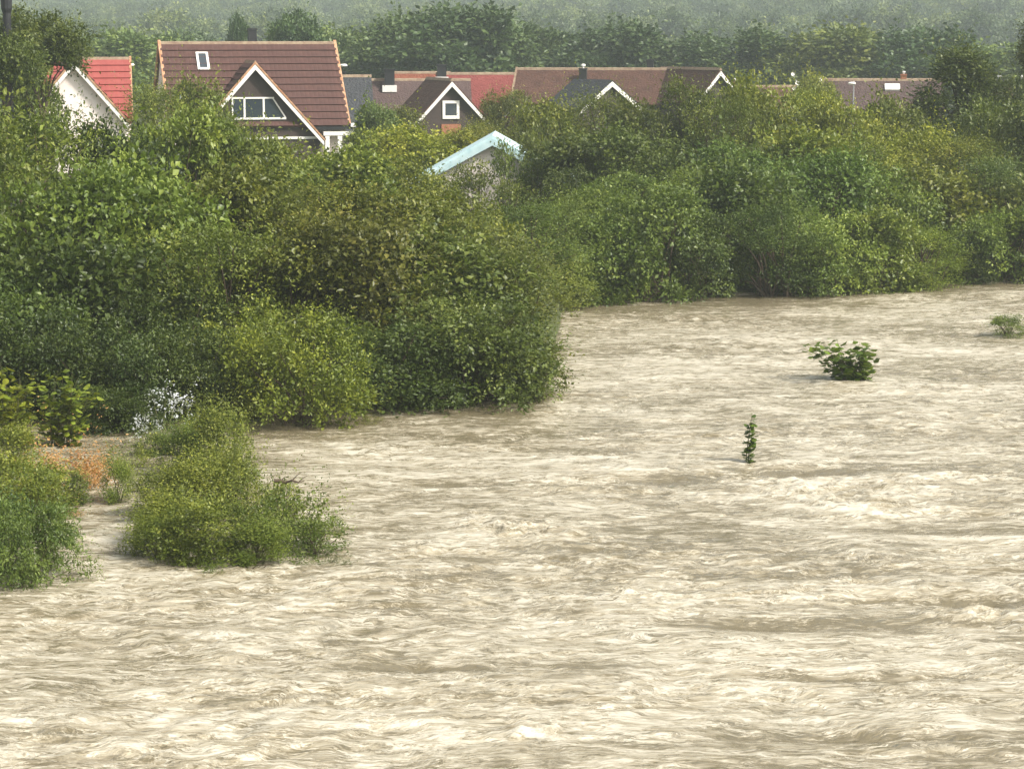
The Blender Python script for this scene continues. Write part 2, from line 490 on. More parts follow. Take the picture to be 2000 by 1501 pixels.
def crown_data(seed, W, H, kind, nb, ns, nl, leaf, slen, br, up=0.5, shoots=0, jitter=0.6, zmin=0.03, aspect=0.5, droop=0.0, lean=(0, 0), mat_fan=True):
    rs = np.random.RandomState(seed)
    if mat_fan:
        ns = max(6, int(ns*0.66)); nl = int(nl*1.75); nb = max(10, int(nb*0.85)); br *= 1.06
    tz = zmin + (0.90-zmin)*rs.rand(nb)**0.9
    az = rs.rand(nb)*2*np.pi
    rr = profile(kind, tz) * W/2 * (0.25 + 0.65*np.sqrt(rs.rand(nb)))
    cen = np.stack([rr*np.cos(az), rr*np.sin(az), tz*H], 1)
    brad = br*W*(0.65 + 0.7*rs.rand(nb))
    brad = np.minimum(brad, 0.30*H)
    if kind == 'cone': brad *= 0.30 + 0.8*profile(kind, tz)
    btone = rs.rand(nb)
    bi = np.repeat(np.arange(nb), ns)
    dirs = unit(rs.randn(nb*ns, 3) + np.array([0, 0, 0.35]))
    start = cen[bi] + dirs*brad[bi][:, None]*(0.55 + 0.45*rs.rand(nb*ns))[:, None]*np.array([1, 1, 0.8])
    outw = start.copy(); outw[:, 2] = (start[:, 2] - 0.35*H)*0.9; outw = unit(outw)
    sdir = unit(dirs*0.6 + outw*0.5 + np.array([0, 0, up]) + jitter*rs.randn(nb*ns, 3)*0.6)
    sl = slen*(0.45 + 0.8*rs.rand(nb*ns) + 1.5*(rs.rand(nb*ns) > 0.90))
    if shoots:
        i = rs.choice(nb*ns, shoots, replace=False)
        top = start[i, 2]/H
        sdir[i] = unit(np.array([0, 0, 1.0]) + 0.35*rs.randn(shoots, 3) + outw[i]*0.35)
        sl[i] *= 2.2
    stone = np.clip(0.42*btone[bi] + 0.46*rs.rand(nb*ns) + 0.15*(sl > slen*1.5), 0, 1)
    si = np.repeat(np.arange(nb*ns), nl)
    n = len(si)
    tpos = (np.tile(np.arange(nl), nb*ns) + rs.rand(n)*0.6)/nl
    pos = start[si] + sdir[si]*(sl[si]*tpos)[:, None]
    pos[:, 2] -= droop*sl[si]*tpos**2
    rnd = unit(rs.randn(n, 3))
    ld = unit(sdir[si]*0.55 + rnd*0.9 + np.array([0, 0, -0.15-droop*0.4]))
    sn = unit(outw*0.45 + np.array([0, 0, 0.75]) + 0.55*rs.randn(nb*ns, 3))
    nrm = unit(sn[si] + 0.28*rs.randn(n, 3))
    L = leaf*(0.45 + 0.85*rs.rand(n))*(1.10 - 0.45*tpos)
    if mat_fan:
        off = rnd*leaf*(0.5 + 0.9*rs.rand(n))[:, None]
        off -= sn[si]*(np.sum(off*sn[si], 1)*0.75)[:, None]
        pos += off
    else:
        pos += rnd*leaf*0.35
    pos[:, 0] += lean[0]*pos[:, 2]; pos[:, 1] += lean[1]*pos[:, 2]
    tone = np.clip(0.86*stone[si] + 0.10*rs.rand(n) + 0.10*tpos - 0.02, 0, 1)
    keep = pos[:, 2] > -0.12
    v, f, tn = leaves(pos[keep], ld[keep], nrm[keep], L[keep], (L*aspect*(0.8+0.4*rs.rand(n)))[keep], tone[keep])
    cen[:, 0] += lean[0]*cen[:, 2]; cen[:, 1] += lean[1]*cen[:, 2]
    return v, f, tn, cen, brad

def stems_mesh(name, cen, H, W, seed, kind='shrub', lean=(0, 0)):
    rs = np.random.RandomState(seed+999)
    mb = MB()
    n = len(cen)
    if kind == 'tree':
        hz = 0.75*H
        pts = [(0.04*W*rs.randn()*k/5, 0.04*W*rs.randn()*k/5, hz*k/5 - 0.2*(k == 0)) for k in range(6)]
        mb.tube(pts, [0.035*H*0.5*(1-0.75*k/5)+0.02 for k in range(6)], 7)
        for i in rs.choice(n, min(n, 16), replace=False):
            c = cen[i]; k = rs.randint(2, 5); a_ = np.array(pts[k])
            m_ = a_*0.5 + c*0.5 + np.array([0, 0, 0.05*H])
            mb.tube([a_, m_, c], [0.013*H*0.5, 0.008*H*0.5, 0.004*H*0.5], 5)
    else:
        for i in rs.choice(n, min(n, 22), replace=False):
            c = cen[i]
            a_ = np.array([0.10*W*rs.randn(), 0.10*W*rs.randn(), -0.3])
            m_ = a_*0.55 + c*0.45 + np.array([-0.02, 0, 0.12*H])
            r = 0.011*H + 0.004
            mb.tube([a_, m_, c, c + (c-m_)*0.25], [r, r*0.7, r*0.35, r*0.12], 5)
    return mb.mesh(name)

VAR = {}
def variant(key, seed, W, H, kind, nb, ns, nl, leaf, slen, br, mat='leaf', tk='shrub', **kw):
    v, f, tn, cen, brad = crown_data(seed, W, H, kind, nb, ns, nl, leaf, slen, br, **kw)
    me = mesh_np(key, v, f, tn)
    me.materials.append(M[mat])
    ms = stems_mesh(key+'_stems', cen, H, W, seed, tk, kw.get('lean', (0, 0)))
    ms.materials.append(M['bark' if tk in ('tree', 'shrub') else 'stem'])
    zq = float(np.quantile(v[:, 2], 0.985)); xq = float(np.quantile(np.abs(v[:, :2]), 0.97))*2
    VAR[key] = (me, ms, xq, zq)

variant('round_a', 11, 5.0, 5.0, 'dome', 28, 72, 7, 0.22, 0.60, 0.19, up=0.45, shoots=110, aspect=0.6)
variant('round_b', 12, 5.2, 4.6, 'dome', 24, 70, 7, 0.28, 0.55, 0.21, up=0.35, shoots=80, aspect=0.66)
variant('round_c', 13, 4.6, 5.4, 'dome', 32, 86, 7, 0.155, 0.65, 0.17, up=0.7, shoots=320, aspect=0.42)
variant('round_d', 14, 6.0, 5.0, 'dome', 40, 62, 7, 0.22, 0.50, 0.15, up=0.3, shoots=90, droop=0.25, aspect=0.6)
variant('tall_a', 15, 4.0, 6.4, 'dome', 34, 66, 7, 0.20, 0.60, 0.20, up=0.6, shoots=160, aspect=0.55)
variant('spiky', 16, 3.4, 3.0, 'dome', 34, 66, 9, 0.125, 0.42, 0.15, up=0.95, shoots=380, jitter=0.4, aspect=0.48)
variant('spread', 17, 4.4, 3.6, 'dome', 34, 74, 8, 0.16, 0.50, 0.16, up=0.25, shoots=60, droop=0.3, aspect=0.55)
variant('airy', 18, 3.4, 3.6, 'dome', 26, 30, 8, 0.16, 0.60, 0.13, up=0.2, shoots=60, droop=0.55, aspect=0.55)
variant('bushlet', 19, 2.4, 1.9, 'dome', 28, 42, 8, 0.105, 0.34, 0.17, up=0.7, shoots=160, jitter=0.5, tk='weed', aspect=0.55)
variant('weeds', 20, 1.9, 2.3, 'column', 28, 34, 9, 0.105, 0.45, 0.16, up=1.1, shoots=350, jitter=0.45, tk='weed', aspect=0.5)
variant('fringe', 21, 2.2, 1.5, 'dome', 18, 16, 7, 0.105, 0.42, 0.13, up=0.35, shoots=60, tk='weed', aspect=0.55)
variant('fern', 22, 2.2, 1.5, 'dome', 30, 44, 11, 0.095, 0.42, 0.17, up=0.15, droop=0.7, aspect=0.38, tk='weed')
variant('withered', 23, 1.6, 0.9, 'dome', 16, 18, 7, 0.085, 0.32, 0.15, mat='dry', up=0.7, shoots=60, tk='weed')
variant('silvery', 24, 1.6, 1.5, 'dome', 14, 10, 6, 0.10, 0.38, 0.16, mat='pale', up=0.5, tk='weed')
variant('belt_a', 31, 9.0, 9.5, 'tree', 44, 50, 7, 0.60, 0.9, 0.15, mat='leaf_far', tk='tree', up=0.3, zmin=0.22, aspect=0.65)
variant('belt_b', 32, 8.0, 11.0, 'tree', 44, 50, 7, 0.58, 0.9, 0.15, mat='leaf_far', tk='tree', up=0.5, zmin=0.20, aspect=0.65)
variant('belt_c', 33, 11.0, 8.5, 'dome', 50, 46, 7, 0.60, 0.9, 0.13, mat='leaf_far', tk='tree', up=0.3, zmin=0.10, aspect=0.65)
variant('garden_tree', 34, 4.8, 5.6, 'tree', 34, 56, 7, 0.22, 0.55, 0.15, tk='tree', up=0.4, zmin=0.28, shoots=60, aspect=0.6)
variant('standard_tree', 36, 4.4, 9.4, 'high', 40, 70, 8, 0.20, 0.50, 0.17, tk='tree', up=0.3, zmin=0.66, shoots=50, aspect=0.6, droop=0.2)
variant('veil', 37, 3.0, 3.2, 'dome', 22, 15, 7, 0.20, 0.55, 0.14, up=0.2, shoots=40, droop=0.4, aspect=0.55)
variant('spruce', 35, 6.2, 7.2, 'cone', 130, 22, 8, 0.20, 0.60, 0.06, tk='tree', up=0.25, zmin=0.04, shoots=120, aspect=0.45)
variant('hill_crown', 41, 10.0, 8.0, 'dome', 30, 40, 6, 0.80, 1.1, 0.17, mat_fan=False, mat='leaf_far', tk='tree', up=0.3, zmin=0.12)

GRN = (1, 1, 1)
rot_rng = random.Random(4)
def plant(px, D, top, width, kind, tint, name, cat, label, base=None, dz=0.0, group=None, crown='crown', tilt=0.0):
    q = at(px, 400, D)
    gz = float(ground_z(q.x, D))
    gz = max(gz, -0.05) + dz
    zt = at(px, top, D).z
    me, ms, W, H = VAR[kind]
    h = max(0.25, zt - gz)
    w = width / F * D
    root = thing(name, label, cat, (q.x, D, gz), rot_rng.uniform(0, 6.28), group)
    root.rotation_euler.x = tilt
    sx = w/W; sz = h/H
    root.scale = (sx, sx, sz)
    s = bpy.data.objects.new('trunk' if cat == 'tree' else 'stems', ms); link(s, root)
    c = bpy.data.objects.new(crown if cat == 'tree' else 'foliage', me); link(c, root)
    c.color = (*tint, 1.0)
    return root

YG = (1.35, 1.25, 0.85)   # yellow green
OL = (1.15, 1.0, 0.75)    # olive
DK = (0.55, 0.62, 0.52)   # dark green, deepened to paint the thicket's shade into the leaves
BG = (0.75, 0.95, 1.05)   # blue green
MG = (1.0, 1.0, 0.9)

SHRUBS = [
 # px, D, top, width, kind, tint, label  -- left mass, front row first
 (578, 54.2, 596, 235, 'spiky', (1.35,1.35,0.75), 'rounded yellow-green shrub with upright shoots standing in front of the dark shrubs at the inlet'),
 (455, 57.5, 640, 200, 'spread', (1.2,1.15,0.8), 'olive shrub leaning against the left side of the rounded yellow-green shrub'),
 (765, 56.6, 640, 250, 'spread', DK, 'dark low shrub at the waterline just right of the rounded yellow-green shrub'),
 (905, 57.6, 590, 270, 'spread', (0.85,0.9,0.75), 'dense dark shrub overhanging the water between the low dark shrub and the drooping tip'),
 (1010, 58.6, 600, 190, 'airy', (1.0,0.95,0.7), 'loose drooping shrub at the tip of the left bank, twigs hanging over the river'),
 (975, 62.0, 490, 240, 'round_c', (1.15,1.1,0.8), 'upright green shrub rising behind the drooping bankside tip'),
 (845, 61.5, 455, 270, 'round_b', (0.85,0.9,0.75), 'broad dark olive shrub in the middle of the left thicket'),
 (700, 60.5, 425, 290, 'round_a', (1.1,0.95,0.72), 'olive brown shrub with arching twigs above the yellow-green one'),
 (560, 60.0, 470, 250, 'round_d', (1.1,1.05,0.75), 'spreading mid green shrub directly behind the rounded yellow-green shrub'),
 (400, 59.5, 440, 270, 'round_c', (1.1,1.1,0.78), 'tall olive green shrub left of the spreading mid green shrub'),
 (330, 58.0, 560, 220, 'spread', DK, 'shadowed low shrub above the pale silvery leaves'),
 (200, 58.5, 480, 280, 'round_b', DK, 'shadowed dark green bush behind the yellow-leaved knotweed stand'),
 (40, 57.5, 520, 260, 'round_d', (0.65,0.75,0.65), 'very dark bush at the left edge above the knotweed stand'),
 (120, 60.5, 330, 300, 'round_a', (0.9,1.0,0.75), 'bright-topped broad bush high in the left corner thicket'),
 (-30, 61.5, 215, 260, 'tall_a', MG, 'tall leafy bush cut off by the left picture edge'),
 (270, 62.5, 330, 250, 'round_b', (0.95,1.05,0.8), 'round green bush below the red-tiled house'),
 (430, 66.0, 330, 260, 'round_d', (1.15,1.1,0.75), 'yellowish green bush below the big dormer window'),
 (590, 68.0, 350, 260, 'round_c', (1.25,1.1,0.75), 'olive shrub with pale shoots below the white porch'),
 (740, 69.0, 372, 240, 'round_a', (1.2,1.1,0.72), 'yellowish shrub just left of the half-hidden pale shed'),
 (885, 70.0, 392, 220, 'round_d', (1.1,1.05,0.78), 'mid green shrub growing right below the pale shed'),
 (1010, 72.0, 395, 210, 'round_c', (0.95,1.05,0.85), 'soft green shrub below the right half of the pale shed'),
 (90, 70.0, 225, 240, 'round_c', (1.15,1.2,0.8), 'green bush crown in front of the pinkish white gable, left part'),
 (225, 72.0, 245, 200, 'round_a', DK, 'dark bush touching the lower end of the white bargeboard at the red roof'),
 (330, 78.0, 215, 220, 'round_d', (1.1,1.15,0.8), 'leafy bush between the red-tiled and the big brown-tiled house'),
 (465, 80.0, 262, 200, 'round_a', (1.1,1.1,0.75), 'leafy bush in front of the dark dormer gable'),
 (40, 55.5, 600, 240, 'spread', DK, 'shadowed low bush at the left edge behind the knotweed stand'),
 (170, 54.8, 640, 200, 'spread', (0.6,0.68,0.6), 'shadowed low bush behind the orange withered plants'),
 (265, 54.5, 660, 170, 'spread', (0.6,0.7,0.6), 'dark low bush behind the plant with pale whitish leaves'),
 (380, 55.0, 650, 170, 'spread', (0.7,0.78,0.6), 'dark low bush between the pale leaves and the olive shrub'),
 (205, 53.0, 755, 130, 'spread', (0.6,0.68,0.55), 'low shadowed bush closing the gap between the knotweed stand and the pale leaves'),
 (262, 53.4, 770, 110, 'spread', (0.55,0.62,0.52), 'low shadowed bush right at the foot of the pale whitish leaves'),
 (70, 118.0, 150, 100, 'round_b', (0.8,0.85,0.65), 'dark bush covering the left half of the pinkish white gable'),
 # second row hiding the foot of the houses
 (322, 112.0, 160, 135, 'round_c', (1.35,1.3,0.85), 'light green tree-like bush overlapping the left verge of the big roof'),
 (372, 116.0, 168, 130, 'round_a', (1.35,1.3,0.8), 'light green bush overlapping the brown roof left of the dormer'),
 (452, 100.0, 228, 105, 'round_c', (0.95,1.0,0.78), 'darker bush reaching up to the left pane of the dormer window'),
 (535, 98.0, 272, 150, 'round_b', (1.25,1.2,0.75), 'bright bush below the dormer window'),
 (640, 96.0, 312, 120, 'round_c', (1.3,1.25,0.75), 'bright bush just below the white porch post'),
 (728, 118.0, 252, 100, 'round_a', (1.2,1.2,0.8), 'light bush right of the white porch post'),
 (790, 112.0, 252, 160, 'round_b', (1.35,1.25,0.7), 'yellow-green bush left of the small square window'),
 (870, 122.0, 258, 130, 'round_d', (1.3,1.15,0.7), 'yellow-green bush directly under the small square window'),
 (940, 124.0, 238, 110, 'round_c', (1.3,1.15,0.7), 'yellowish bush at the right foot of the small brown gable'),
 (770, 88.0, 315, 180, 'round_d', (1.2,1.15,0.7), 'bushy green mound at the lower left end of the pale teal bargeboard'),
 (660, 84.0, 300, 190, 'round_b', (1.1,1.15,0.75), 'green bush between the white porch and the teal bargeboard'),
 (1080, 112.0, 200, 140, 'round_a', (1.2,1.1,0.72), 'green bush behind the pale shed ridge on its right'),
 (1160, 112.0, 184, 150, 'round_c', (1.2,1.12,0.72), 'yellowish bush in front of the small slate-roofed gable'),
 (1280, 111.0, 205, 160, 'round_d', (0.9,0.88,0.7), 'dull dark green bush right of the slate-roofed gable'),
 (1345, 110.0, 160, 110, 'tall_a', (0.8,0.8,0.6), 'dark narrow bush reaching over the long brown roof'),
 (1150, 100.0, 268, 160, 'round_b', (0.9,0.95,0.75), 'dark leafy bush right of the pale shed'),
 (1110, 93.0, 318, 100, 'airy', (0.8,0.85,0.7), 'thin-leaved dark shrub in front of the pale wall patches'),
 (1240, 98.0, 250, 190, 'round_a', (0.85,0.9,0.7), 'dense bush behind the soft grey-green bankside willow'),
 (1405, 106.0, 190, 130, 'round_c', (1.2,1.2,0.7), 'bright bush under the white right-hand gable'),
 (1480, 108.0, 160, 140, 'round_a', (1.35,1.25,0.7), 'bright yellow-green bush right of the white right-hand gable'),
 (1560, 109.0, 168, 130, 'round_c', (1.35,1.3,0.7), 'bright yellow-green bush below the satellite dish'),
 (1650, 107.0, 200, 150, 'round_d', (1.3,1.2,0.7), 'yellow-green bush below the mauve roof on the right'),
 (1740, 108.0, 192, 120, 'round_b', (0.85,0.85,0.7), 'dull bush below the white rooflight'),
 (1790, 98.0, 250, 160, 'round_a', (1.5,1.35,0.7), 'brightest yellow bush below the pointed dark conifer'),
 (1880, 96.0, 262, 170, 'round_c', (1.25,1.15,0.7), 'yellowish bush right below the pointed dark conifer'),
 (1960, 100.0, 205, 160, 'round_d', (0.95,1.0,0.8), 'grey-green bush near the right edge under the twin chimneys'),
 (2050, 98.0, 190, 160, 'round_a', MG, 'green bush cut by the right picture edge'),
 (1580, 96.0, 262, 200, 'round_b', (1.2,1.2,0.7), 'wide green bush in the upper middle of the right bank'),
 (1445, 95.0, 285, 180, 'round_d', (0.8,0.95,0.78), 'bluish green bush in the upper part of the right bank'),
 (1690, 95.0, 275, 180, 'round_c', (1.25,1.2,0.7), 'light green bush above the tallest bankside shrub'),
 # right bank, standing at the water
 (1080, 80.0, 395, 150, 'round_c', (1.05,1.1,0.8), 'soft upright green shrub at the left end of the far bank'),
 (1085, 77.5, 500, 140, 'spread', (1.15,1.15,0.8), 'low light green shrub where the far bank meets the left thicket'),
 (1180, 79.8, 420, 150, 'round_b', (0.95,1.1,0.85), 'rounded soft green shrub second along the far bank'),
 (1270, 80.5, 372, 190, 'round_a', (1.05,1.15,0.92), 'grey-green willow-like shrub with a pale top on the far bank'),
 (1370, 81.3, 430, 150, 'round_d', (0.75,0.85,0.7), 'dark shrub right of the grey-green willow-like shrub'),
 (1440, 84.5, 330, 200, 'round_b', (0.7,0.8,0.68), 'big dark bush in the middle of the far bank'),
 (1520, 82.0, 400, 180, 'round_c', (0.8,0.92,0.72), 'dark green shrub at the waterline right of the middle'),
 (1620, 82.6, 420, 170, 'spread', (1.1,1.2,0.85), 'lighter shrub with straggling pale shoots at the waterline'),
 (1600, 87.5, 300, 220, 'round_a', (0.82,0.98,0.75), 'tall dense bush behind the straggling pale shoots'),
 (1720, 83.5, 410, 150, 'round_b', (1.1,1.15,0.78), 'olive green shrub leaning over the water near the narrow dark gap'),
 (1715, 88.5, 330, 190, 'round_d', (1.0,1.1,0.75), 'tallest bankside shrub with rounded top'),
 (1810, 84.8, 440, 150, 'round_c', (1.15,1.2,0.75), 'mid green shrub left of the dark hollow in the far bank'),
 (1830, 90.0, 330, 190, 'round_b', (1.15,1.1,0.7), 'yellowish bush above the dark hollow in the far bank'),
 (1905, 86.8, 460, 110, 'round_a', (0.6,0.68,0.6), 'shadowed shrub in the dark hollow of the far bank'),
 (1970, 86.8, 400, 160, 'round_d', (0.95,1.05,0.75), 'green shrub at the waterline by the right edge'),
 (1940, 91.0, 300, 180, 'round_c', (0.8,0.9,0.75), 'dusky bush above the waterline shrub at the right edge'),
 (2060, 88.5, 350, 180, 'round_b', MG, 'bush on the far bank cut by the right edge'),
 (1360, 92.0, 330, 170, 'round_c', (1.1,1.15,0.75), 'green bush with a lit top behind the big dark bush'),
 (1210, 90.0, 345, 170, 'round_d', (0.85,0.95,0.75), 'dusky green bush behind the grey-green willow-like shrub'),
 (1150, 86.0, 380, 150, 'round_a', (1.1,1.15,0.8), 'pale green bush below the thin-leaved dark shrub'),
]
sh_rng = random.Random(8)
for px, D, top, w, k, tint, lab in SHRUBS:
    g_ = sh_rng.uniform(0.78, 1.22)                       # every shrub has a green of its own
    tint = tuple(max(0.3, (1.0 + (c_ - 1.0)*1.25)*g_) for c_ in tint)
    top += sh_rng.uniform(-8, 6)
    plant(px, D, top, w*1.16, k, tint, 'bankside_shrub', 'shrub', lab, group='shrubs on the flooded bank', tilt=sh_rng.uniform(-0.10, 0.10))

# plants in the foreground, standing in the flood
FRONT = [
 (60, 45.2, 905, 110, 'withered', (0.95,0.95,0.8), 'withered_plant', 'plant', 'dull brown withered plant among the bushes at the left edge'),
 (275, 39.9, 1010, 110, 'fringe', (1.2,1.2,0.75), 'flooded_bush', 'shrub', 'loose leafy sprays at the left foot of the flooded clump'),
 (480, 39.3, 1000, 130, 'weeds', (1.0,1.1,0.7), 'flooded_weeds', 'plant', 'upright dark green weeds at the right foot of the flooded clump'),
 (300, 39.6, 990, 110, 'weeds', (1.1,1.15,0.7), 'flooded_weeds', 'plant', 'upright green weeds at the left foot of the flooded clump'),
 (5, 48.0, 820, 110, 'weeds', (1.3,1.25,0.75), 'flooded_weeds', 'plant', 'upright weeds at the left edge under the knotweed stand'),
 (445, 44.5, 880, 90, 'fringe', (1.35,1.25,0.7), 'flooded_weeds', 'plant', 'loose yellowish weeds at the right shoulder of the flooded clump'),
 (30, 46.0, 905, 130, 'bushlet', (1.5,1.4,0.8), 'flooded_bush', 'shrub', 'yellowish bush at the left under the orange withered plants'),
 (235, 48.5, 850, 90, 'fringe', (1.3,1.25,0.8), 'flooded_weeds', 'plant', 'thin yellow-green weeds at the back of the side channel'),
 (285, 50.0, 835, 90, 'weeds', (0.9,1.0,0.75), 'flooded_weeds', 'plant', 'dark green weeds under the left side of the pale whitish leaves'),
 (385, 50.0, 805, 90, 'weeds', (0.95,1.0,0.75), 'flooded_weeds', 'plant', 'green weeds behind the tallest weed clump'),
 (285, 42.6, 935, 90, 'weeds', (1.35,1.3,0.8), 'flooded_weeds', 'plant', 'light weeds at the far left shoulder of the flooded clump'),
 (545, 41.5, 945, 110, 'veil', (1.2,1.2,0.75), 'flooded_twigs', 'plant', 'open light twigs on the upper right of the flooded clump'),
 (610, 40.2, 1010, 130, 'veil', (0.85,0.95,0.7), 'flooded_twigs', 'plant', 'open drooping twigs reaching right over the current from the flooded clump'),
 (1052, 58.0, 690, 80, 'veil', (0.8,0.85,0.7), 'drooping_twigs', 'plant', 'dark drooping twigs hanging into the river at the tip of the left bank'),
 (35, 38.0, 985, 200, 'fern', (0.95,1.1,0.95), 'flooded_bush', 'shrub', 'blue-green feathery bush at the lower left edge of the picture'),
 (-60, 39.5, 960, 240, 'bushlet', BG, 'flooded_bush', 'shrub', 'blue-green bush mostly outside the left picture edge'),
 (20, 43.5, 880, 190, 'bushlet', (1.4,1.35,0.8), 'flooded_bush', 'shrub', 'light green bush above the blue-green feathery bush'),
 (95, 44.5, 915, 120, 'bushlet', (1.0,1.05,0.75), 'flooded_bush', 'shrub', 'mid green bush below the withered orange plants'),
 (110, 43.2, 985, 90, 'withered', (0.9,0.9,0.8), 'withered_plant', 'plant', 'brownish dry plant at the waterline by the narrow side channel'),
 (112, 46.6, 835, 170, 'withered', (1.15,1.0,0.85), 'withered_plant', 'plant', 'large orange-brown withered plant under the knotweed leaves'),
 (165, 46.0, 865, 85, 'withered', (1.3,1.15,0.95), 'withered_plant', 'plant', 'small bright orange withered plant at the edge of the side channel'),
 (210, 44.6, 880, 66, 'weeds', (1.25,1.35,0.85), 'young_plant', 'plant', 'slim green plant standing alone between the left bushes and the large flooded bush'),
 (315, 51.0, 745, 125, 'silvery', (0.85,0.85,0.9), 'pale_plant', 'plant', 'plant with pale whitish leaves in front of the dark thicket'),
 (345, 40.8, 940, 170, 'weeds', (1.3,1.25,0.75), 'flooded_bush', 'shrub', 'left front part of the flooded clump, low and green'),
 (400, 39.6, 968, 215, 'bushlet', (1.1,1.1,0.7), 'flooded_bush', 'shrub', 'front middle bush of the flooded clump with its foot in the current'),
 (495, 40.2, 955, 150, 'fringe', (0.9,1.0,0.7), 'flooded_bush', 'shrub', 'darker bush on the right side of the flooded clump'),
 (300, 43.0, 900, 130, 'weeds', (1.35,1.3,0.8), 'flooded_weeds', 'plant', 'yellow-green weeds at the left rear of the flooded clump'),
 (390, 42.6, 868, 150, 'weeds', (1.25,1.2,0.75), 'flooded_weeds', 'plant', 'tall weeds in the middle of the flooded clump'),
 (460, 43.4, 850, 150, 'weeds', (1.2,1.15,0.75), 'flooded_weeds', 'plant', 'tall weeds at the right rear of the flooded clump'),
 (335, 47.6, 812, 100, 'weeds', (1.0,1.15,0.8), 'flooded_weeds', 'plant', 'tall green weeds below the pale whitish leaves'),
 (415, 47.0, 760, 120, 'weeds', (1.15,1.15,0.8), 'flooded_weeds', 'plant', 'tallest weed clump, standing before the inlet water'),
 (455, 46.0, 815, 90, 'fringe', (1.1,1.1,0.8), 'flooded_weeds', 'plant', 'thin weeds at the right of the tallest weed clump'),
 (560, 40.6, 925, 170, 'fringe', (0.9,1.0,0.75), 'flooded_bush', 'shrub', 'sparse twiggy bush on the right fringe of the flooded clump'),
 (520, 42.0, 905, 130, 'fringe', (1.3,1.25,0.75), 'flooded_bush', 'shrub', 'sparse light bush behind the right fringe of the flooded clump'),
 (620, 41.6, 985, 90, 'fringe', (1.1,1.1,0.7), 'flooded_twigs', 'plant', 'few leafy twigs above the current right of the flooded clump'),
 (590, 39.6, 1050, 130, 'fringe', (0.75,0.85,0.65), 'flooded_twigs', 'plant', 'dark low twigs at the water below the sparse twiggy bush'),
 (650, 39.2, 1080, 70, 'fringe', (0.6,0.65,0.55), 'flooded_twigs', 'plant', 'outermost dark twigs trailing in the current at the clump end'),
 (400, 38.6, 1085, 70, 'fringe', (0.95,1.1,0.7), 'flooded_twigs', 'plant', 'small leafy twigs dipping into the water before the flooded clump'),
 (195, 41.6, 1055, 60, 'fringe', (0.9,1.0,0.75), 'flooded_twigs', 'plant', 'small twigs in the side channel left of the flooded clump'),
 (720, 54.3, 805, 60, 'fringe', (1.1,1.0,0.6), 'flooded_twigs', 'plant', 'little tuft at the waterline right of the rounded yellow-green shrub'),
 (1980, 70.5, 615, 85, 'airy', (1.1,1.2,0.75), 'flooded_bush', 'shrub', 'small sparse bush standing in the river at the right edge'),
]
for px, D, top, w, k, tint, nm, cat, lab in FRONT:
    plant(px, D, top, w*1.08, k, tint, nm, cat, lab, dz=-0.06)

# ------------------------------------------------------------------ plants whose big leaves can be told apart
def big_leaf_mesh(name, L, W, lobes):
    n = 14
    V = [(0, 0, 0)]
    for i in range(n+1):
        a_ = math.pi*(i/n)*1.9 - math.pi*0.95
        r = (0.5 + 0.5*math.cos(a_*0.5)**0.7) * (1 + 0.16*math.cos(a_*lobes))
        V.append((W*0.62*r*math.sin(a_), L*(0.32 + 0.62*r*math.cos(a_)), -0.10*L*(math.sin(a_)**2) - 0.08*L*math.cos(a_)))
    Fs = [(0, i, i+1) for i in range(1, n+1)]
    me = bpy.data.meshes.new(name); me.from_pydata(V, [], Fs)
    at_ = me.attributes.new('tone', 'FLOAT', 'POINT')
    at_.data.foreach_set('value', np.full(len(V), 0.5, np.float32))
    me.materials.append(M['leaf'])
    return me

BIGLEAF = [big_leaf_mesh('broad_leaf', 0.17, 0.15, 5), big_leaf_mesh('oval_leaf', 0.17, 0.12, 1)]

def leafy_plant(name, label, px, D, base_px, stems, nleaf, size, tint, seed, lean, spread, var=0.35, meshid=0, up=0.8):
    """stems of the given heights, each leaf an object of its own"""
    rg_ = random.Random(seed)
    q = at(px, base_px, D)
    root = thing(name, label, 'plant', (q.x, D, -0.08), 0)
    mb = MB(); tips = []
    for k in range(stems):
        h = spread[1]*rg_.uniform(0.6, 1.0)
        dx = lean + spread[0]*rg_.uniform(-0.5, 0.5); dy = spread[0]*rg_.uniform(-0.35, 0.35)
        bx = spread[0]*0.18*rg_.uniform(-1, 1)
        pts = [Vector((bx + dx*s**1.3, dy*s, h*s - 0.1*(s == 0))) for s in (0, 0.25, 0.5, 0.75, 1.0)]
        mb.tube(pts, [0.014, 0.012, 0.010, 0.007, 0.003], 5)
        tips.append(pts)
    mb.build('stems', M['stem'], root)
    for i in range(nleaf):
        pts = tips[i % stems]
        s = rg_.uniform(0.10, 1.0)*4
        k = min(3, int(s)); p_ = pts[k].lerp(pts[k+1], s-k)
        o = bpy.data.objects.new('leaf', BIGLEAF[meshid]); link(o, root)
        a_ = rg_.uniform(0, 2*math.pi)
        o.location = p_ + Vector((math.cos(a_), math.sin(a_), 0.1))*rg_.uniform(0.02, 0.13)*spread[0]*1.4
        o.rotation_euler = (rg_.uniform(-0.5, 0.75), rg_.uniform(-0.5, 0.5), a_ - math.pi/2)
        o.scale = (size*rg_.uniform(0.7, 1.25),)*3
        b_ = rg_.uniform(1-var, 1+var)
        o.color = (tint[0]*b_*rg_.uniform(0.9, 1.15), tint[1]*b_, tint[2]*b_*rg_.uniform(0.8, 1.1), 1)
    return root

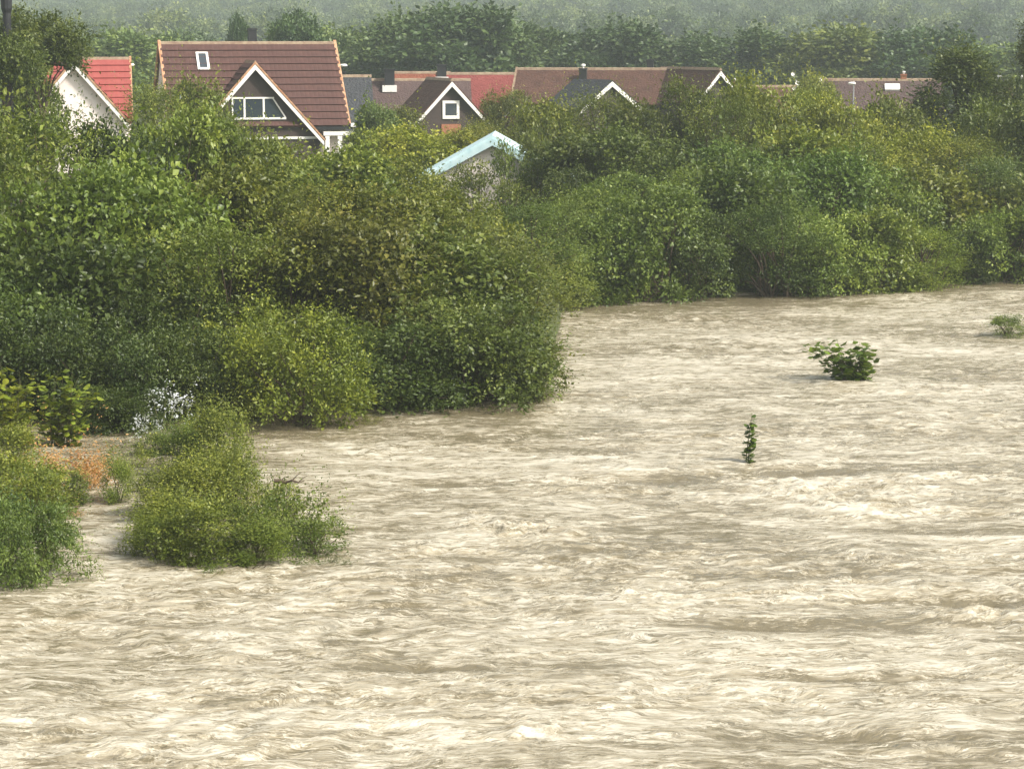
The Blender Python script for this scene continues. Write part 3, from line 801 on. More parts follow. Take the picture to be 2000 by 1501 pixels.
leafy_plant('broad_leaved_plant', 'broad-leaved dark green plant alone in midstream, bent to the left by the current', 1668, 60.9, 783, 20, 430, 1.0,
            (0.85, 1.05, 0.45), 5, -0.45, (1.4, 1.2), 0.6)
leafy_plant('slender_plant', 'slender upright plant with small leaves standing alone in midstream', 1458, 48.8, 908, 3, 110, 0.72,
            (0.65, 0.8, 0.55), 6, 0.05, (0.24, 1.30), 0.4, 1)
leafy_plant('knotweed_stand', 'leafy yellow-green stand with layered oval leaves at the left edge above the orange withered plants', 25, 51.5, 868, 18, 380, 1.0,
            (1.9, 1.75, 0.8), 7, -0.05, (1.5, 2.0), 0.35, 1)
leafy_plant('knotweed_stand', 'leafy green stand with layered oval leaves beside the dark thicket, right of the yellower one', 115, 51.0, 870, 18, 380, 0.95,
            (1.5, 1.5, 0.75), 8, 0.2, (1.4, 1.9), 0.35, 1)

# a dark dead branch caught in the twigs on the right of the flooded clump
def branch(px, py, D, L, rz, label, seed):
    rg_ = random.Random(seed); q = at(px, py, D)
    root = thing('driftwood_branch', label, 'branch', (q.x, D, q.z), rz)
    pts = [Vector((L*k/5, 0.05*rg_.uniform(-1, 1), -0.05*L*k/5 + 0.03*rg_.uniform(-1, 1))) for k in range(6)]
    MB().tube(pts, [0.035, 0.032, 0.028, 0.022, 0.015, 0.006], 7).build('limb', M['bark'], root)
    for k in (1, 2, 3, 4):
        e = pts[k] + Vector((0.12, 0.1*rg_.uniform(-1, 1), 0.12*rg_.uniform(-0.2, 1)))*1.4
        MB().tube([pts[k], pts[k].lerp(e, 0.5) + Vector((0, 0, 0.02)), e], [0.012, 0.008, 0.003], 5).build('twig', M['bark'], root)
branch(535, 938, 41.0, 0.55, 0.1, 'dark dead branch sticking out to the right of the flooded clump', 3)
branch(455, 1112, 38.9, 0.8, -0.2, 'thin dead branch lying in the current before the flooded clump', 4)

# ------------------------------------------------------------------ houses
def slab(mb, x0, x1, a, b, th):
    """roof slab between edge a=(y,z) (low) and b=(y,z) (high), along x"""
    (ya, za), (yb, zb) = a, b
    d = math.hypot(yb-ya, zb-za); ny, nz = -(zb-za)/d, (yb-ya)/d
    if nz < 0: ny, nz = -ny, -nz
    mb.prism_x([(ya, za), (yb, zb), (yb+ny*th, zb+nz*th), (ya+ny*th, za+nz*th)] if yb > ya else
               [(yb, zb), (ya, za), (ya+ny*th, za+nz*th), (yb+ny*th, zb+nz*th)], x0, x1)

def swap(mb):
    """turn a solid built along x into one along y"""
    mb.v = [(-y, x, z) for x, y, z in mb.v]
    return mb

COURSE = {}
def course_mesh(L, h, key):
    k = (round(L, 2), round(h, 3), key)
    if k in COURSE: return COURSE[k]
    n = int(L/0.07)
    xs = np.linspace(-L/2, L/2, n+1)
    wave = 0.007*np.abs(np.sin(xs*math.pi/0.28))**0.6
    V = []
    for x, w_ in zip(xs, wave):
        V += [(x, 0.0, 0.085 + w_), (x, h*1.12, 0.008 + w_), (x, 0.0, 0.0)]
    Fs = []
    for i in range(n):
        a_ = i*3; b_ = a_+3
        Fs += [(a_, b_, b_+1, a_+1), (a_+2, b_+2, b_, a_)]
    me = bpy.data.meshes.new('tile_course'); me.from_pydata(V, [], Fs)
    COURSE[k] = me
    return me

def window(parent, x0, x1, z0, z1, y, splits=(), slant=0.0, fr=0.10, name='window', top_cut=0.0):
    """a window in the plane y (front = -y); slant narrows the top of the right-hand side"""
    xs = [x0] + list(splits) + [x1]
    w = bpy.data.objects.new(name, None); link(w, parent)
    w.location = (0, 0, 0)
    mb = MB()
    mb.box(x0-fr, x1+fr, y-0.09, y+0.02, z0-fr*1.2, z0)
    mb.box(x0-fr, x1-slant+fr, y-0.08, y+0.02, z1, z1+fr)
    mb.box(x0-fr, x0, y-0.075, y+0.02, z0, z1)
    for s in splits: mb.box(s-fr*0.6, s+fr*0.6, y-0.075, y+0.02, z0, z1)
    mb.prism_y([(x1, z0), (x1+fr, z0), (x1+fr-slant, z1), (x1-slant, z1)], y-0.075, y+0.02)
    mb.build('frame', M['white'], w)
    for i in range(len(xs)-1):
        a_ = xs[i] + (0 if i == 0 else fr*0.6); b_ = xs[i+1] - (0 if i == len(xs)-2 else fr*0.6)
        sl = slant if i == len(xs)-2 else 0
        MB().prism_y([(a_, z0), (b_, z0), (b_-sl, z1), (a_, z1)], y-0.03, y+0.015).build('pane', M['glass'], w)
    return w

def gable_roof(root, L, hw, rise, zw, mat, over=0.35, ends=(0.35, 0.35), th=0.14, courses=0, barge=None, ridge=True, back=True, ridge_mat='ridge'):
    """ridge along local x, centred; zw = wall plate height. Returns the roof part"""
    x0, x1 = -L/2-ends[0], L/2+ends[1]
    k = rise/hw
    mb = MB()
    slab(mb, x0, x1, (-hw-over, zw-over*k), (0, zw+rise), th)
    slab(mb, x0, x1, (hw+over, zw-over*k), (0.0, zw+rise), th*0.97)
    roof = mb.build('roof', M[mat], root)
    sl = math.hypot(hw+over, rise+over*k); ang = math.atan2(rise, hw)
    if courses:
        h = sl/courses
        cm = course_mesh(x1-x0, h, mat)
        if not cm.materials: cm.materials.append(M[mat])
        for i in range(courses):
            for sgn in (-1, 1) if back else (-1,):
                o = bpy.data.objects.new('tile_course', cm); link(o, roof)
                u_ = i*h
                nx, nz = -math.sin(ang), math.cos(ang)
                y = -(hw+over) + u_*math.cos(ang) + nx*th; z = zw-over*k + u_*math.sin(ang) + nz*th
                o.location = ((x0+x1)/2, y*-sgn if sgn > 0 else y, z)
                o.rotation_euler = (ang, 0, 0) if sgn < 0 else (ang, 0, math.pi)
    if ridge:
        zt = zw+rise+th*1.1
        MB().prism_x([(-0.16, zt-0.10), (0.16, zt-0.10), (0.10, zt+0.06), (0, zt+0.10), (-0.10, zt+0.06)], x0-0.02, x1+0.02).build('ridge_cap', M[ridge_mat], roof)
    if barge:
        for xe, sg in ((x0, -1), (x1, 1)):
            for s in (-1, 1):
                mb = MB()
                ya, yb = s*(hw+over), 0.0
                za, zb = zw-over*k, zw+rise
                w_ = 0.24
                poly = [(ya, za-w_), (yb, zb-w_*1.15), (yb, zb+th*1.25), (ya, za+th*1.25)]
                if s > 0: poly = poly[::-1]
                a_, b_ = (xe-0.05, xe+0.003) if sg < 0 else (xe-0.003, xe+0.05)
                mb.prism_x(poly, a_, b_)
                mb.build('bargeboard', M[barge], root)
    return roof

def body(root, L, hw, rise, zw, mat, depth=1.0):
    return MB().prism_x([(-hw, -depth), (hw, -depth), (hw, zw), (0, zw+rise-0.03), (-hw, zw)], -L/2, L/2).build('wall', M[mat], root)

def chimney(roof, x, y, z0, z1, w, mat='black', cap=None, capmat='white', foot=None):
    mb = MB(); mb.box(x-w/2, x+w/2, y-w/2, y+w/2, z0, z1)
    mb.box(x-w*0.58, x+w*0.58, y-w*0.58, y+w*0.58, z1, z1+0.12)
    c = mb.build('chimney', M[mat], roof)
    # sub-parts would be a fourth level under a roof, so the cap is built as a second piece of the roof
    if cap:
        MB().lathe([(w*0.16, 0.12), (w*0.16, 0.12+cap*0.5), (w*0.34, 0.12+cap*0.55), (w*0.30, 0.12+cap), (0.01, 0.12+cap*1.1)], 10, (x, y, z1)).build('chimney_cowl', M[capmat], roof)
    if foot:
        MB().box(x-w*0.72, x+w*0.72, y-w*0.72, y+w*0.72, z0, z0+foot).build('chimney_flashing', M['white'], roof)
    return c

def house(label, px, py, D, L, yaw, hw, rise, roof='tile_brown', wall='clad', courses=0, barge='white', over=0.35, ends=(0.35, 0.35), cat='house', name='house', th=0.14, ridge_mat='ridge'):
    """px,py = the ridge middle in the photo, D its distance"""
    q = at(px, py, D)
    gz = float(ground_z(q.x, D))
    root = thing(name, label, cat, (q.x, D, gz), yaw)
    zw = q.z - gz - rise - th
    b_ = body(root, L, hw, rise, zw, wall)
    r_ = gable_roof(root, L, hw, rise, zw, roof, over, ends, th, courses, barge, ridge_mat=ridge_mat)
    return root, r_, zw

def cross_gable(root, cx, yf, cw, cr, za, yend, roof='tile_brown', wall='clad', barge='white', over=0.35, courses=0, zbase=0.0, verge=True, cap=True):
    """gable facing -y: apex height za, half width cw, rise cr, front wall at yf, roof reaches back to yend"""
    ze = za - cr
    k = cr/cw
    MB().prism_y([(cx-cw+0.15, zbase), (cx+cw-0.15, zbase), (cx+cw-0.15, ze+0.15*k-0.08), (cx, za-0.08), (cx-cw+0.15, ze+0.15*k-0.08)], yf, yend).build('gable_wall', M[wall], root)
    th = 0.12
    mb = MB()
    y0 = yf-over
    for s in (-1, 1):
        d = math.hypot(cw, cr); nx, nz = s*cr/d*th, cw/d*th
        lo, hi = (cx+s*cw, ze), (cx, za)
        poly = [lo, hi, (hi[0]+nx*0, hi[1]+th*1.2), (lo[0]+nx, lo[1]+nz)]
        if s < 0: poly = poly
        else: poly = poly[::-1]
        mb.prism_y(poly[::-1], y0, yend)
    r_ = mb.build('gable_roof', M[roof], root)
    if courses:
        sl = math.hypot(cw, cr); h = sl/courses; Lc = yend-y0
        cm = course_mesh(Lc, h, roof)
        if not cm.materials: cm.materials.append(M[roof])
        ang = math.atan2(cr, cw)
        for i in range(courses):
            for s in (-1, 1):
                o = bpy.data.objects.new('tile_course', cm); link(o, r_)
                u_ = i*h
                nx, nz = s*math.sin(ang)*th, math.cos(ang)*th
                o.location = (cx + s*(cw - u_*math.cos(ang)) + nx, (y0+yend)/2, ze + u_*math.sin(ang) + nz)
                o.rotation_euler = Euler((ang, 0, -s*math.pi/2*-1 if s > 0 else -math.pi/2)).copy()
                o.rotation_euler = (ang, 0, math.pi/2 if s > 0 else -math.pi/2)
    if cap: MB().prism_y([(cx-0.14, za+0.06), (cx+0.14, za+0.06), (cx, za+0.26)], y0-0.02, yend).build('ridge_cap', M['ridge'], r_)
    for s in (-1, 1):
        w_ = 0.26
        poly = [(cx+s*cw, ze-w_), (cx+s*cw, ze+0.02), (cx, za+0.02), (cx, za-w_*1.2)]
        if s < 0: poly = poly[::-1]
        MB().prism_y(poly, y0-0.06, y0+0.002).build('bargeboard', M[barge], root)
        # verge tiles lying over the board
        if not verge: continue
        poly = [(cx+s*(cw+0.05), ze+0.02), (cx+s*(cw+0.05), ze+0.17), (cx, za+0.20), (cx, za+0.03)]
        if s < 0: poly = poly[::-1]
        MB().prism_y(poly, y0-0.09, y0+0.10).build('verge_tiles', M['rail'], r_)
    return r_, ze

def porch(root):
    pass

# --- big brown-tiled house with dormer gable (the largest)
YAW = R(17)
big, rf, zw = house('large house with dark brown tiled roof, black chimney and wide dormer gable window', 484, 84.5, 147, 10.9, YAW, 3.6, 4.6,
                    'tile_brown', 'cream', 12, None, 0.35, (0.15, 0.15))
zr = zw+4.6
for xe in (-10.9/2-0.15, 10.9/2+0.15):
    k = 4.6/3.6
    MB().prism_x([(-3.95, zw-0.35*k+0.02), (0, zr+0.1), (0, zr+0.34), (-3.95, zw-0.35*k+0.28)], xe-0.09, xe+0.09).build('verge_tiles', M['rail'], rf)
    MB().prism_x([(0, zr+0.1), (3.95, zw-0.35*k+0.02), (3.95, zw-0.35*k+0.28), (0, zr+0.34)], xe-0.085, xe+0.085).build('verge_tiles', M['rail'], rf)
chimney(rf, 0.35, 0.35, zr-0.6, zr+0.95, 0.5)
cx = -0.35
za = zr - 1.15
cross_gable(big, cx, -3.85, 4.25, 4.75, za, -0.85, 'tile_brown', 'clad', 'white', 0.4, 14)
wz0 = za - 3.25
wn = window(big, cx-1.35, cx+1.85, wz0, wz0+1.15, -3.86, (cx-0.65, cx+0.55), 0.75)
wn['label'] = 'wide dormer window with slanted right side'
MB().box(cx-3.3, cx+3.9, -3.95, -3.853, wz0-1.35, wz0-1.20).build('trim_board', M['white'], big)
# roof window
k = 4.6/3.6; ang = math.atan2(4.6, 3.6)
rw = bpy.data.objects.new('roof_window', None); link(rw, rf)
rw.location = (-3.05, -1.0, zr-1.0*k+0.20); rw.rotation_euler = (ang, 0, 0)
def flat_into(parent_part, mb, name, mat, loc, rot):
    mm = Matrix.LocRotScale(Vector(loc), Euler(rot), None)
    mb.v = [tuple(mm @ Vector(p)) for p in mb.v]
    return mb.build(name, mat, parent_part)
bpy.data.objects.remove(rw)
loc_, rot_ = (-3.05, -0.95, zr-0.95*k+0.22), (ang, 0, 0)
mb = MB(); mb.box(-0.38,-0.24,-0.55,0.55,-0.05,0.14); mb.box(0.24,0.38,-0.55,0.55,-0.05,0.14); mb.box(-0.38,0.38,-0.70,-0.55,-0.05,0.13); mb.box(-0.38,0.38,0.55,0.66,-0.05,0.13)
flat_into(rf, mb, 'skylight_frame', M['white'], loc_, rot_)
flat_into(rf, MB().box(-0.24,0.24,-0.55,0.55,-0.05,0.09), 'skylight_pane', M['glass'], loc_, rot_)
# gutter, porch with white posts at the right end
MB().box(3.3, 5.75, -4.2, -4.02, zw-0.58, zw-0.40).build('gutter', M['black'], big)
MB().box(5.62, 6.1, -4.3, -3.7, zw-0.42, zw-0.20).build('soffit_end', M['white'], big)
MB().box(3.9, 6.0, -4.15, -3.75, zw-0.95, zw-0.70).build('porch_beam', M['white'], big)
for x in (4.15, 4.95):
    MB().box(x-0.14, x+0.14, -4.12, -3.86, -1, zw-0.95).build('porch_post', M['white'], big)
MB().tube([(5.9,-3.9,zw-0.45),(6.3,-3.9,zw-0.6),(6.7,-3.9,zw-1.2)], [0.12,0.14,0.10], 8).build('downpipe', M['black'], big)
MB().prism_y([(5.3,zw-1.6),(6.2,zw-1.6),(6.2,zw-0.95),(5.3,zw-0.95)], -3.9,-3.8).build('porch_panel', M['clad_grey'], big)

# --- red-tiled white house, far left
red, rf, zw = house('white house with bright red tiled roof and steep front gable behind the left tree', 150, 115, 141, 6.2, R(10), 3.0, 3.1,
                    'tile_red', 'cream', 9, None, 0.3, (0.1, 0.1))
zr = zw+3.1
cross_gable(red, -0.15, -3.75, 3.15, 3.7, zr-0.02, -0.1, 'tile_red', 'cream', 'white', 0.4, 9)
chimney(rf, -2.7, 0.3, zr-0.5, zr+0.6, 0.55, 'brick')
MB().prism_x([(-3.3, zw-0.35), (0, zr+0.12), (0, zr+0.30), (-3.3, zw-0.10)], 3.12, 3.26).build('verge_tiles', M['rail'], rf)

# --- dark slate house behind the big one
h3, rf, zw = house('dark slate-roofed house partly hidden right behind the big brown-tiled house', 640, 149, 168, 5.6, R(8), 3.4, 3.4, 'slate', 'clad_grey', 0, None)
chimney(rf, 1.1, 0.2, zw+3.0, zw+3.75, 0.42, 'black')
# --- mauve roof
h4, rf, zw = house('long low house with mauve-brown roof and black chimney on a white foot', 812, 156, 176, 7.6, R(4), 3.2, 2.6, 'tile_mauve', 'clad_grey', 0, None)
chimney(rf, -2.0, -0.75, zw+1.85, zw+3.45, 0.75, 'black', foot=0.5)
MB().box(-1.55, -1.45, -3.3, -3.1, 0, zw).build('downpipe', M['black'], h4)
# --- orange-red roof behind
h5, rf, zw = house('house with orange-red roof seen just above the mauve-brown roof', 822, 142, 192, 4.2, R(3), 3.2, 3.0, 'tile_orange', 'brick', 0, None, cat='house')
# --- rose red roof
h6, rf, zw = house('house with plain rose-red roof between the small square window gable and the long brown roof', 942, 144, 183, 6.6, R(5), 3.8, 3.6, 'tile_rose', 'clad', 0, None)
chimney(rf, -3.2, 0.0, zw+2.9, zw+4.35, 0.7, 'black', foot=0.6)
zr = zw+3.6
MB().prism_x([(-4.15, zw-0.35), (0, zr+0.12), (0, zr+0.30), (-4.15, zw-0.15)], 3.6, 3.75).build('verge_tiles', M['rail'], rf)

# --- small brown gable with square window : gable faces the river
q = at(880, 160, 163)
gz = float(ground_z(q.x, q.y))
small = thing('house', 'small brown gabled house with white bargeboards and one square white window', 'house', (q.x, q.y, gz), R(17))
H_ = q.z - gz
MB().prism_y([(-2.2, -1), (2.2, -1), (2.2, H_-2.5), (0, H_-0.15), (-2.2, H_-2.5)], 0.0, 6.5).build('wall', M['clad'], small)
cross_gable(small, 0, -0.01, 2.75, 2.95, H_, 6.6, 'tile_brown_flat', 'clad', 'white', 0.35, 0, zbase=-1, verge=False)
window(small, -0.42, 0.42, H_-2.35, H_-1.5, -0.02, (), 0, 0.19)
MB().box(-0.7, 0.7, -0.09, -0.012, H_-3.7, H_-2.95).build('brick_panel', M['brick'], small)

# --- long brown roof in the middle right
h8, rf, zw = house('long house with weathered brown roof and black chimney with white cowl', 1160, 135, 178, 11.2, R(-8), 3.0, 2.3, 'tile_brown_flat', 'clad_grey', 0, None)
zr = zw+2.3
chimney(rf, -0.7, -1.2, zr-1.3, zr+0.1, 0.55, 'black', cap=0.3)
chimney(rf, 4.3, 0.3, zr-0.5, zr+0.75, 0.5, 'black')
MB().box(-5.9, 2.0, -3.5, -3.35, zw-0.42, zw-0.28).build('gutter', M['black'], h8)
for x in (-5.7, -4.1): MB().box(x-0.12, x+0.12, -3.62, -3.50, zw-0.75, zw-0.42).build('gutter_bracket', M['white'], h8)
MB().prism_y([(-7.9, zw-2.5), (-7.7, zw-2.5), (-5.9, zw-0.6), (-6.05, zw-0.6)], -3.3, -3.2).build('bargeboard', M['white'], h8)
k = 2.3/3.0
for xe in (-5.6-0.38,):
    MB().prism_x([(-3.35, zw-0.3), (0, zr+0.1), (0, zr+0.30), (-3.35, zw-0.08)], xe-0.07, xe+0.07).build('verge_tiles', M['ridge'], rf)

# --- right-hand brown gable with white bargeboards
q = at(1403, 139, 170); gz = float(ground_z(q.x, q.y))
g2 = thing('house', 'brown house whose white-edged gable ends the long brown roof on its right', 'house', (q.x, q.y, gz), R(24))
H_ = q.z - gz
cross_gable(g2, 0, 0, 2.05, 2.35, H_, 9.0, 'tile_brown_flat', 'clad', 'white', 0.35, 0, zbase=-1, verge=False)
# --- slate gable
q = at(1190, 160, 158); gz = float(ground_z(q.x, q.y))
g3 = thing('house', 'small slate-roofed house with white bargeboards in front of the long brown roof', 'house', (q.x, q.y, gz), R(30))
H_ = q.z - gz
cross_gable(g3, 0, 0, 2.6, 1.95, H_, 4.6, 'slate', 'clad_grey', 'white', 0.35, 0, zbase=-1, verge=False, cap=False)

# --- low roofs further right
h9, rf, zw = house('low house with greenish brown roof and tiny orange chimney, nearly hidden', 1510, 169, 186, 7.0, R(4), 3.2, 1.8, 'tile_brown_flat', 'clad_grey', 0, None)
chimney(rf, -3.1, 0, zw+1.5, zw+2.2, 0.36, 'brick', cap=0.25)
h10, rf, zw = house('house with plain mauve-brown roof and a white rooflight on the right', 1722, 156, 172, 8.2, R(-6), 3.4, 2.8, 'tile_mauve', 'clad', 0, None)
zr = zw+2.8; k = 2.8/3.4; ang = math.atan2(2.8, 3.4)
flat_into(rf, MB().box(-0.55,0.55,-0.35,0.30,-0.05,0.13), 'skylight_frame', M['white'], (0.75, -0.75, zr-0.75*k+0.2), (ang,0,0))
chimney(rf, 1.6, 0.1, zr-0.3, zr+0.45, 0.42, 'brick', cap=0.2)
MB().prism_x([(-3.75, zw-0.32), (0, zr+0.02), (0, zr+0.28), (-3.75, zw-0.05)], -4.55, -4.40).build('bargeboard', M['white'], h10)
h11, rf, zw = house('house at the right edge with two black chimneys above a brownish roof', 1985, 172, 178, 6.0, R(4), 3.2, 2.4, 'tile_mauve', 'clad_grey', 0, None)
zr = zw+2.4
chimney(rf, -1.35, 0.0, zr-0.4, zr+0.75, 0.62, 'black', cap=0.22)
chimney(rf, 0.4, 0.0, zr-0.4, zr+0.75, 0.62, 'black', cap=0.22)

# --- half-hidden pale shed with teal bargeboard
q = at(962, 270, 104); gz = float(ground_z(q.x, q.y))
shed = thing('garden_shed', 'half-hidden pale pinkish shed with a pale teal bargeboard behind the bushes', 'shed', (q.x, q.y, gz), R(-1))
H_ = q.z - gz
cross_gable(shed, 0, 0, 3.7, 2.05, H_, 5.0, 'teal', 'cream', 'teal', 0.3, 0, zbase=-1, verge=False, cap=False)
# small leafy sprays in front of the shed wall
for px, D, top, w, k, tint, lab in (
    (1058, 102.6, 270, 100, 'round_d', (1.0,1.0,0.7), 'dense bush hiding the right slope of the pale shed roof'),
    (990, 101.5, 272, 75, 'veil', (1.0,1.1,0.85), 'thin-leaved bush screening the ridge of the pale shed'),
    (900, 101.3, 322, 60, 'veil', (1.0,1.0,0.7), 'leafy sprays over the left part of the pale shed wall'),
    (930, 101.0, 312, 90, 'veil', (1.1,1.05,0.75), 'thin-leaved bush before the middle of the pale shed wall'),
    (1045, 101.2, 300, 85, 'veil', (0.85,0.95,0.75), 'thin-leaved bush before the right half of the pale shed wall'),
    (868, 101.0, 345, 80, 'veil', (1.2,1.15,0.75), 'thin-leaved bush at the left corner of the pale shed'),
    (1000, 98.5, 350, 90, 'veil', (1.1,1.1,0.75), 'thin-leaved low bush before the foot of the pale shed')):
    plant(px, D, top, w, k, tint, 'garden_shrub', 'shrub', lab, group='thin-leaved bushes before the pale shed')

# ------------------------------------------------------------------ street lamps, pole, dish
def lamp(px, py, D, label, arm):
    q = at(px, py, D); gz = float(ground_z(q.x, D))
    r_ = thing('street_lamp', label, 'street lamp', (q.x, D, gz), 0, 'street lamps between the houses')
    h = q.z-gz
    MB().tube([(-arm, 0, 0), (-arm, 0, h*0.6), (-arm, 0, h-0.15), (-arm*0.6, 0, h+0.02), (0, 0, h+0.03)], [0.07, 0.055, 0.04, 0.035, 0.03], 8).build('pole', M['metal'], r_)
    mb = MB(); mb.lathe([(0.02,0.10),(0.10,0.10),(0.16,0.02),(0.15,-0.05),(0.06,-0.09)], 10)
    mb.v = [(x*1.7, y, z+h) for x, y, z in mb.v]
    mb.build('lamp_head', M['white'], r_)
lamp(255, 127, 152, 'street lamp with white head beside the bright red roof', 0.35)
lamp(312, 122, 156, 'street lamp with white head just left of the big brown roof', -0.3)
lamp(671, 128, 160, 'street lamp with white head just right of the big brown roof', 0.35)
lamp(1664, 163, 160, 'street lamp with white head in front of the mauve roof on the right', -0.12)

q = at(13, 25, 110); gz = float(ground_z(q.x, 110))
pole = thing('utility_pole', 'dark wooden pole top rising above the trees in the upper left corner', 'pole', (q.x, 110, gz))
MB().lathe([(0.20, 0), (0.20, q.z-gz), (0.26, q.z-gz+0.2), (0.30, q.z-gz+2.2), (0.02, q.z-gz+2.25)], 12).build('shaft', M['black'], pole)
MB().box(-1.0, 1.0, -0.07, 0.07, q.z-gz+1.95, q.z-gz+2.1).build('crossarm', M['bark'], pole)

q = at(1556, 165, 168); gz = float(ground_z(q.x, 168))
dish = thing('roof_antenna', 'white satellite dishes on a mast above the bright yellow-green bushes', 'antenna', (q.x, 168, gz))
h = q.z-gz
MB().tube([(0,0,0),(0,0,h+0.2),(-0.35,0,h+0.7)], [0.05,0.04,0.03], 6).build('mast', M['metal'], dish)
for dx, dz, s in ((-0.35,0.7,0.15),(0.0,0.05,0.18),(0.5,-0.15,0.16),(-0.25,-0.35,0.14)):
    mb = MB(); mb.lathe([(0.01,0),(s*0.6,0.04),(s,0.12),(s*1.02,0.13),(s*0.6,0.06),(0.01,0.03)], 12)
    mm = Matrix.LocRotScale(Vector((dx,-0.1,h+dz)), Euler((R(70),0,R(20))), None)
    mb.v = [tuple(mm @ Vector(p)) for p in mb.v]
    mb.build('dish', M['white'], dish)

# ------------------------------------------------------------------ single trees
TREES = [
 (88, 112, 27, 168, 'standard_tree', (0.8,0.82,0.62), 'rounded tree with a visible dark trunk in front of the white gable at upper left'),
 (12, 108, 70, 150, 'standard_tree', (0.85,0.9,0.68), 'tree around the dark pole in the upper left corner'),
 (1866, 112, 100, 240, 'spruce', (0.62,0.68,0.6), 'pointed dark conifer standing above the right bank'),
 (1965, 116, 150, 100, 'garden_tree', (0.75,0.8,0.7), 'dark small tree in front of the twin-chimney house'),
 (2062, 112, 30, 150, 'standard_tree', (0.7,0.7,0.6), 'dark tree whose leaves just enter the upper right edge'),
 (738, 140, 205, 90, 'round_b', (0.8,0.95,0.9), 'hazy blue-green garden tree right of the big brown-tiled house'),
 (780, 146, 212, 100, 'round_a', (1.1,0.95,0.8), 'brownish green garden tree left of the small square window gable'),
 (990, 140, 180, 95, 'garden_tree', (1.15,1.0,0.75), 'small olive tree in front of the rose-red roof'),
 (1590, 160, 150, 85, 'round_b', (1.3,1.2,0.7), 'light green tree just left of the mauve roof'),
 (470, 230, 42, 38, 'belt_b', (1.0,1.15,0.95), 'slim tree top just left of the black chimney'),
 (585, 225, 36, 90, 'belt_b', (1.35,1.45,1.15), 'conical tree top right of the black chimney'),
]
for px, D, top, w, k, tint, lab in TREES:
    plant(px, D, top, w, k, tint, 'tree', 'tree', lab)

BELT = [
 (-40,250,70,190,'belt_c',(1,1,1),'woodland tree behind the corner pole, far left'),
 (215,255,70,150,'belt_a',(1.0,1.1,1.0),'hazy woodland tree behind the bright red roof'),
 (290,262,82,120,'belt_b',(0.95,1.05,1.0),'hazy woodland tree between the red roof and the big brown roof'),
 (380,300,70,150,'belt_c',(1.0,1.05,1.0),'low hazy tree behind the left part of the big brown roof'),
 (620,268,62,130,'belt_a',(1.0,1.05,0.95),'grey-green tree behind the right end of the big brown roof'),
 (700,250,68,150,'belt_c',(1.05,1.1,0.9),'rounded tree above the slate-roofed house'),
 (790,245,38,150,'belt_a',(0.95,1.0,0.85),'tall tree left of the highest woodland crown'),
 (885,240,24,190,'belt_a',(0.9,0.98,0.82),'highest and widest woodland crown above the rose-red roof'),
 (960,248,52,120,'belt_b',(0.85,0.92,0.8),'dark tree on the right shoulder of the highest woodland crown'),
 (1050,262,60,110,'belt_b',(0.95,1.0,0.9),'round tree just left of the long brown roof chimney'),
 (1120,280,84,110,'belt_c',(0.95,1.05,0.95),'low tree behind the long brown roof chimney'),
 (1195,255,55,150,'belt_a',(0.8,0.88,0.78),'dark rounded tree above the middle of the long brown roof'),
 (1265,262,88,110,'belt_c',(0.75,0.85,0.8),'low dark tree behind the second chimney of the long roof'),
 (1340,258,80,130,'belt_a',(1.05,1.0,0.8),'olive tree above the white-edged right gable'),
 (1430,252,68,150,'belt_b',(0.95,1.02,0.85),'mid green tree right above the white-edged right gable'),
 (1520,262,95,120,'belt_c',(0.95,1.0,0.85),'low tree behind the satellite dishes'),
 (1610,246,62,160,'belt_a',(1.05,1.0,0.8),'olive crowned tree above the left end of the mauve roof'),
 (1700,255,95,140,'belt_c',(0.95,1.05,0.85),'low green tree above the white rooflight'),
 (1790,244,66,160,'belt_a',(0.85,0.98,0.85),'layered green tree left of the pointed conifer'),
 (1890,262,105,150,'belt_c',(0.95,1.05,0.85),'green tree behind the pointed conifer'),
 (1975,250,95,150,'belt_a',(0.95,1.05,0.85),'tree behind the twin chimneys at the right edge'),
 (2090,250,80,170,'belt_b',(1,1,0.9),'tree beyond the right picture edge'),
]
for px, D, top, w, k, tint, lab in BELT:
    plant(px, D, top, w*1.25, k, tint, 'woodland_tree', 'tree', lab, group='trees in the belt behind the houses')

# ------------------------------------------------------------------ the wooded hillside: one mass
rs = np.random.RandomState(77)
n = 11000
yy = 520 + 2100*rs.rand(n)**0.85
xx = (rs.rand(n)*2-1) * (80 + yy*0.27)
zz = ground_z(xx, yy) - 0.6
pm = bpy.data.meshes.new('hillside_woods')
pm.vertices.add(n)
pm.vertices.foreach_set('co', np.stack([xx, yy, zz], 1).astype(np.float32).ravel())
woods = bpy.data.objects.new('hillside_woods', pm); link(woods)
woods['kind'] = 'stuff'
tag(woods, 'hazy wooded hillside filling the whole background behind the houses', 'woods')
srcs = []
for nm, seed in (('hill_crown', 41), ('hill_crown_b', 42)):
    if nm not in VAR:
        variant(nm, seed, 9.0, 9.0, 'dome', 26, 44, 6, 0.80, 1.1, 0.19, mat_fan=False, mat='leaf_far', tk='tree', up=0.4, zmin=0.12)
gn = bpy.data.node_groups.new('woods', 'GeometryNodeTree')
gn.interface.new_socket('Geometry', in_out='INPUT', socket_type='NodeSocketGeometry')
gn.interface.new_socket('Geometry', in_out='OUTPUT', socket_type='NodeSocketGeometry')
gi = gn.nodes.new('NodeGroupInput'); go = gn.nodes.new('NodeGroupOutput')
joins = gn.nodes.new('GeometryNodeJoinGeometry')
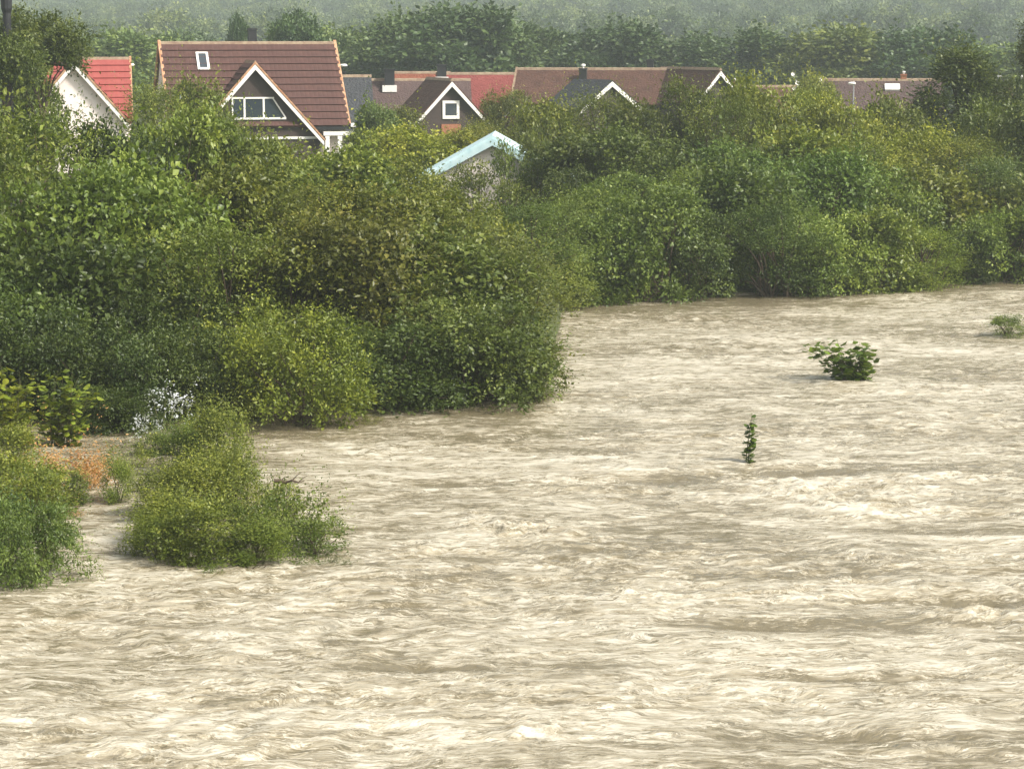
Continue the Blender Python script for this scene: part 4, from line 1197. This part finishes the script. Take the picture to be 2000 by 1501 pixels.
for i, nm in enumerate(('hill_crown', 'hill_crown_b')):
    so = bpy.data.objects.new(nm, VAR[nm][0])       # only a data source for the nodes, not linked into the scene
    oi = gn.nodes.new('GeometryNodeObjectInfo'); oi.inputs['Object'].default_value = so
    iop = gn.nodes.new('GeometryNodeInstanceOnPoints')
    rb = gn.nodes.new('FunctionNodeRandomValue'); rb.data_type = 'BOOLEAN'
    rb.inputs['Probability'].default_value = 0.5; rb.inputs['Seed'].default_value = 3
    if i == 0:
        sel = rb.outputs[3]
    else:
        nb_ = gn.nodes.new('FunctionNodeBooleanMath'); nb_.operation = 'NOT'
        gn.links.new(rb.outputs[3], nb_.inputs[0]); sel = nb_.outputs[0]
    gn.links.new(sel, iop.inputs['Selection'])
    gn.links.new(gi.outputs[0], iop.inputs['Points'])
    gn.links.new(oi.outputs['Geometry'], iop.inputs['Instance'])
    rr = gn.nodes.new('FunctionNodeRandomValue'); rr.data_type = 'FLOAT_VECTOR'
    rr.inputs[0].default_value = (0, 0, 0); rr.inputs[1].default_value = (0.1, 0.1, 6.28)
    gn.links.new(rr.outputs[0], iop.inputs['Rotation'])
    rsn = gn.nodes.new('FunctionNodeRandomValue'); rsn.data_type = 'FLOAT'
    rsn.inputs[2].default_value = 0.8; rsn.inputs[3].default_value = 1.7; rsn.inputs['Seed'].default_value = 9
    gn.links.new(rsn.outputs[1], iop.inputs['Scale'])
    gn.links.new(iop.outputs[0], joins.inputs[0])
gn.links.new(joins.outputs[0], go.inputs[0])
md = woods.modifiers.new('woods', 'NODES'); md.node_group = gn

# ------------------------------------------------------------------ haze
mb = MB(); mb.box(-1500, 1500, -320, 3060, -6, 190)
hz = mb.build('haze', None) if False else None
o = bpy.data.objects.new('haze', mb.mesh('haze')); link(o); o['kind'] = 'stuff'
m = bpy.data.materials.new('haze'); m.use_nodes = True
t = m.node_tree; t.nodes.clear()
pv = N(t, 'ShaderNodeVolumePrincipled')
pv.inputs['Color'].default_value = (0.86, 0.96, 0.95, 1)
pv.inputs['Density'].default_value = 0.00050
pv.inputs['Anisotropy'].default_value = 0.3
om = N(t, 'ShaderNodeOutputMaterial'); t.links.new(pv.outputs[0], om.inputs['Volume'])
o.data.materials.append(m)
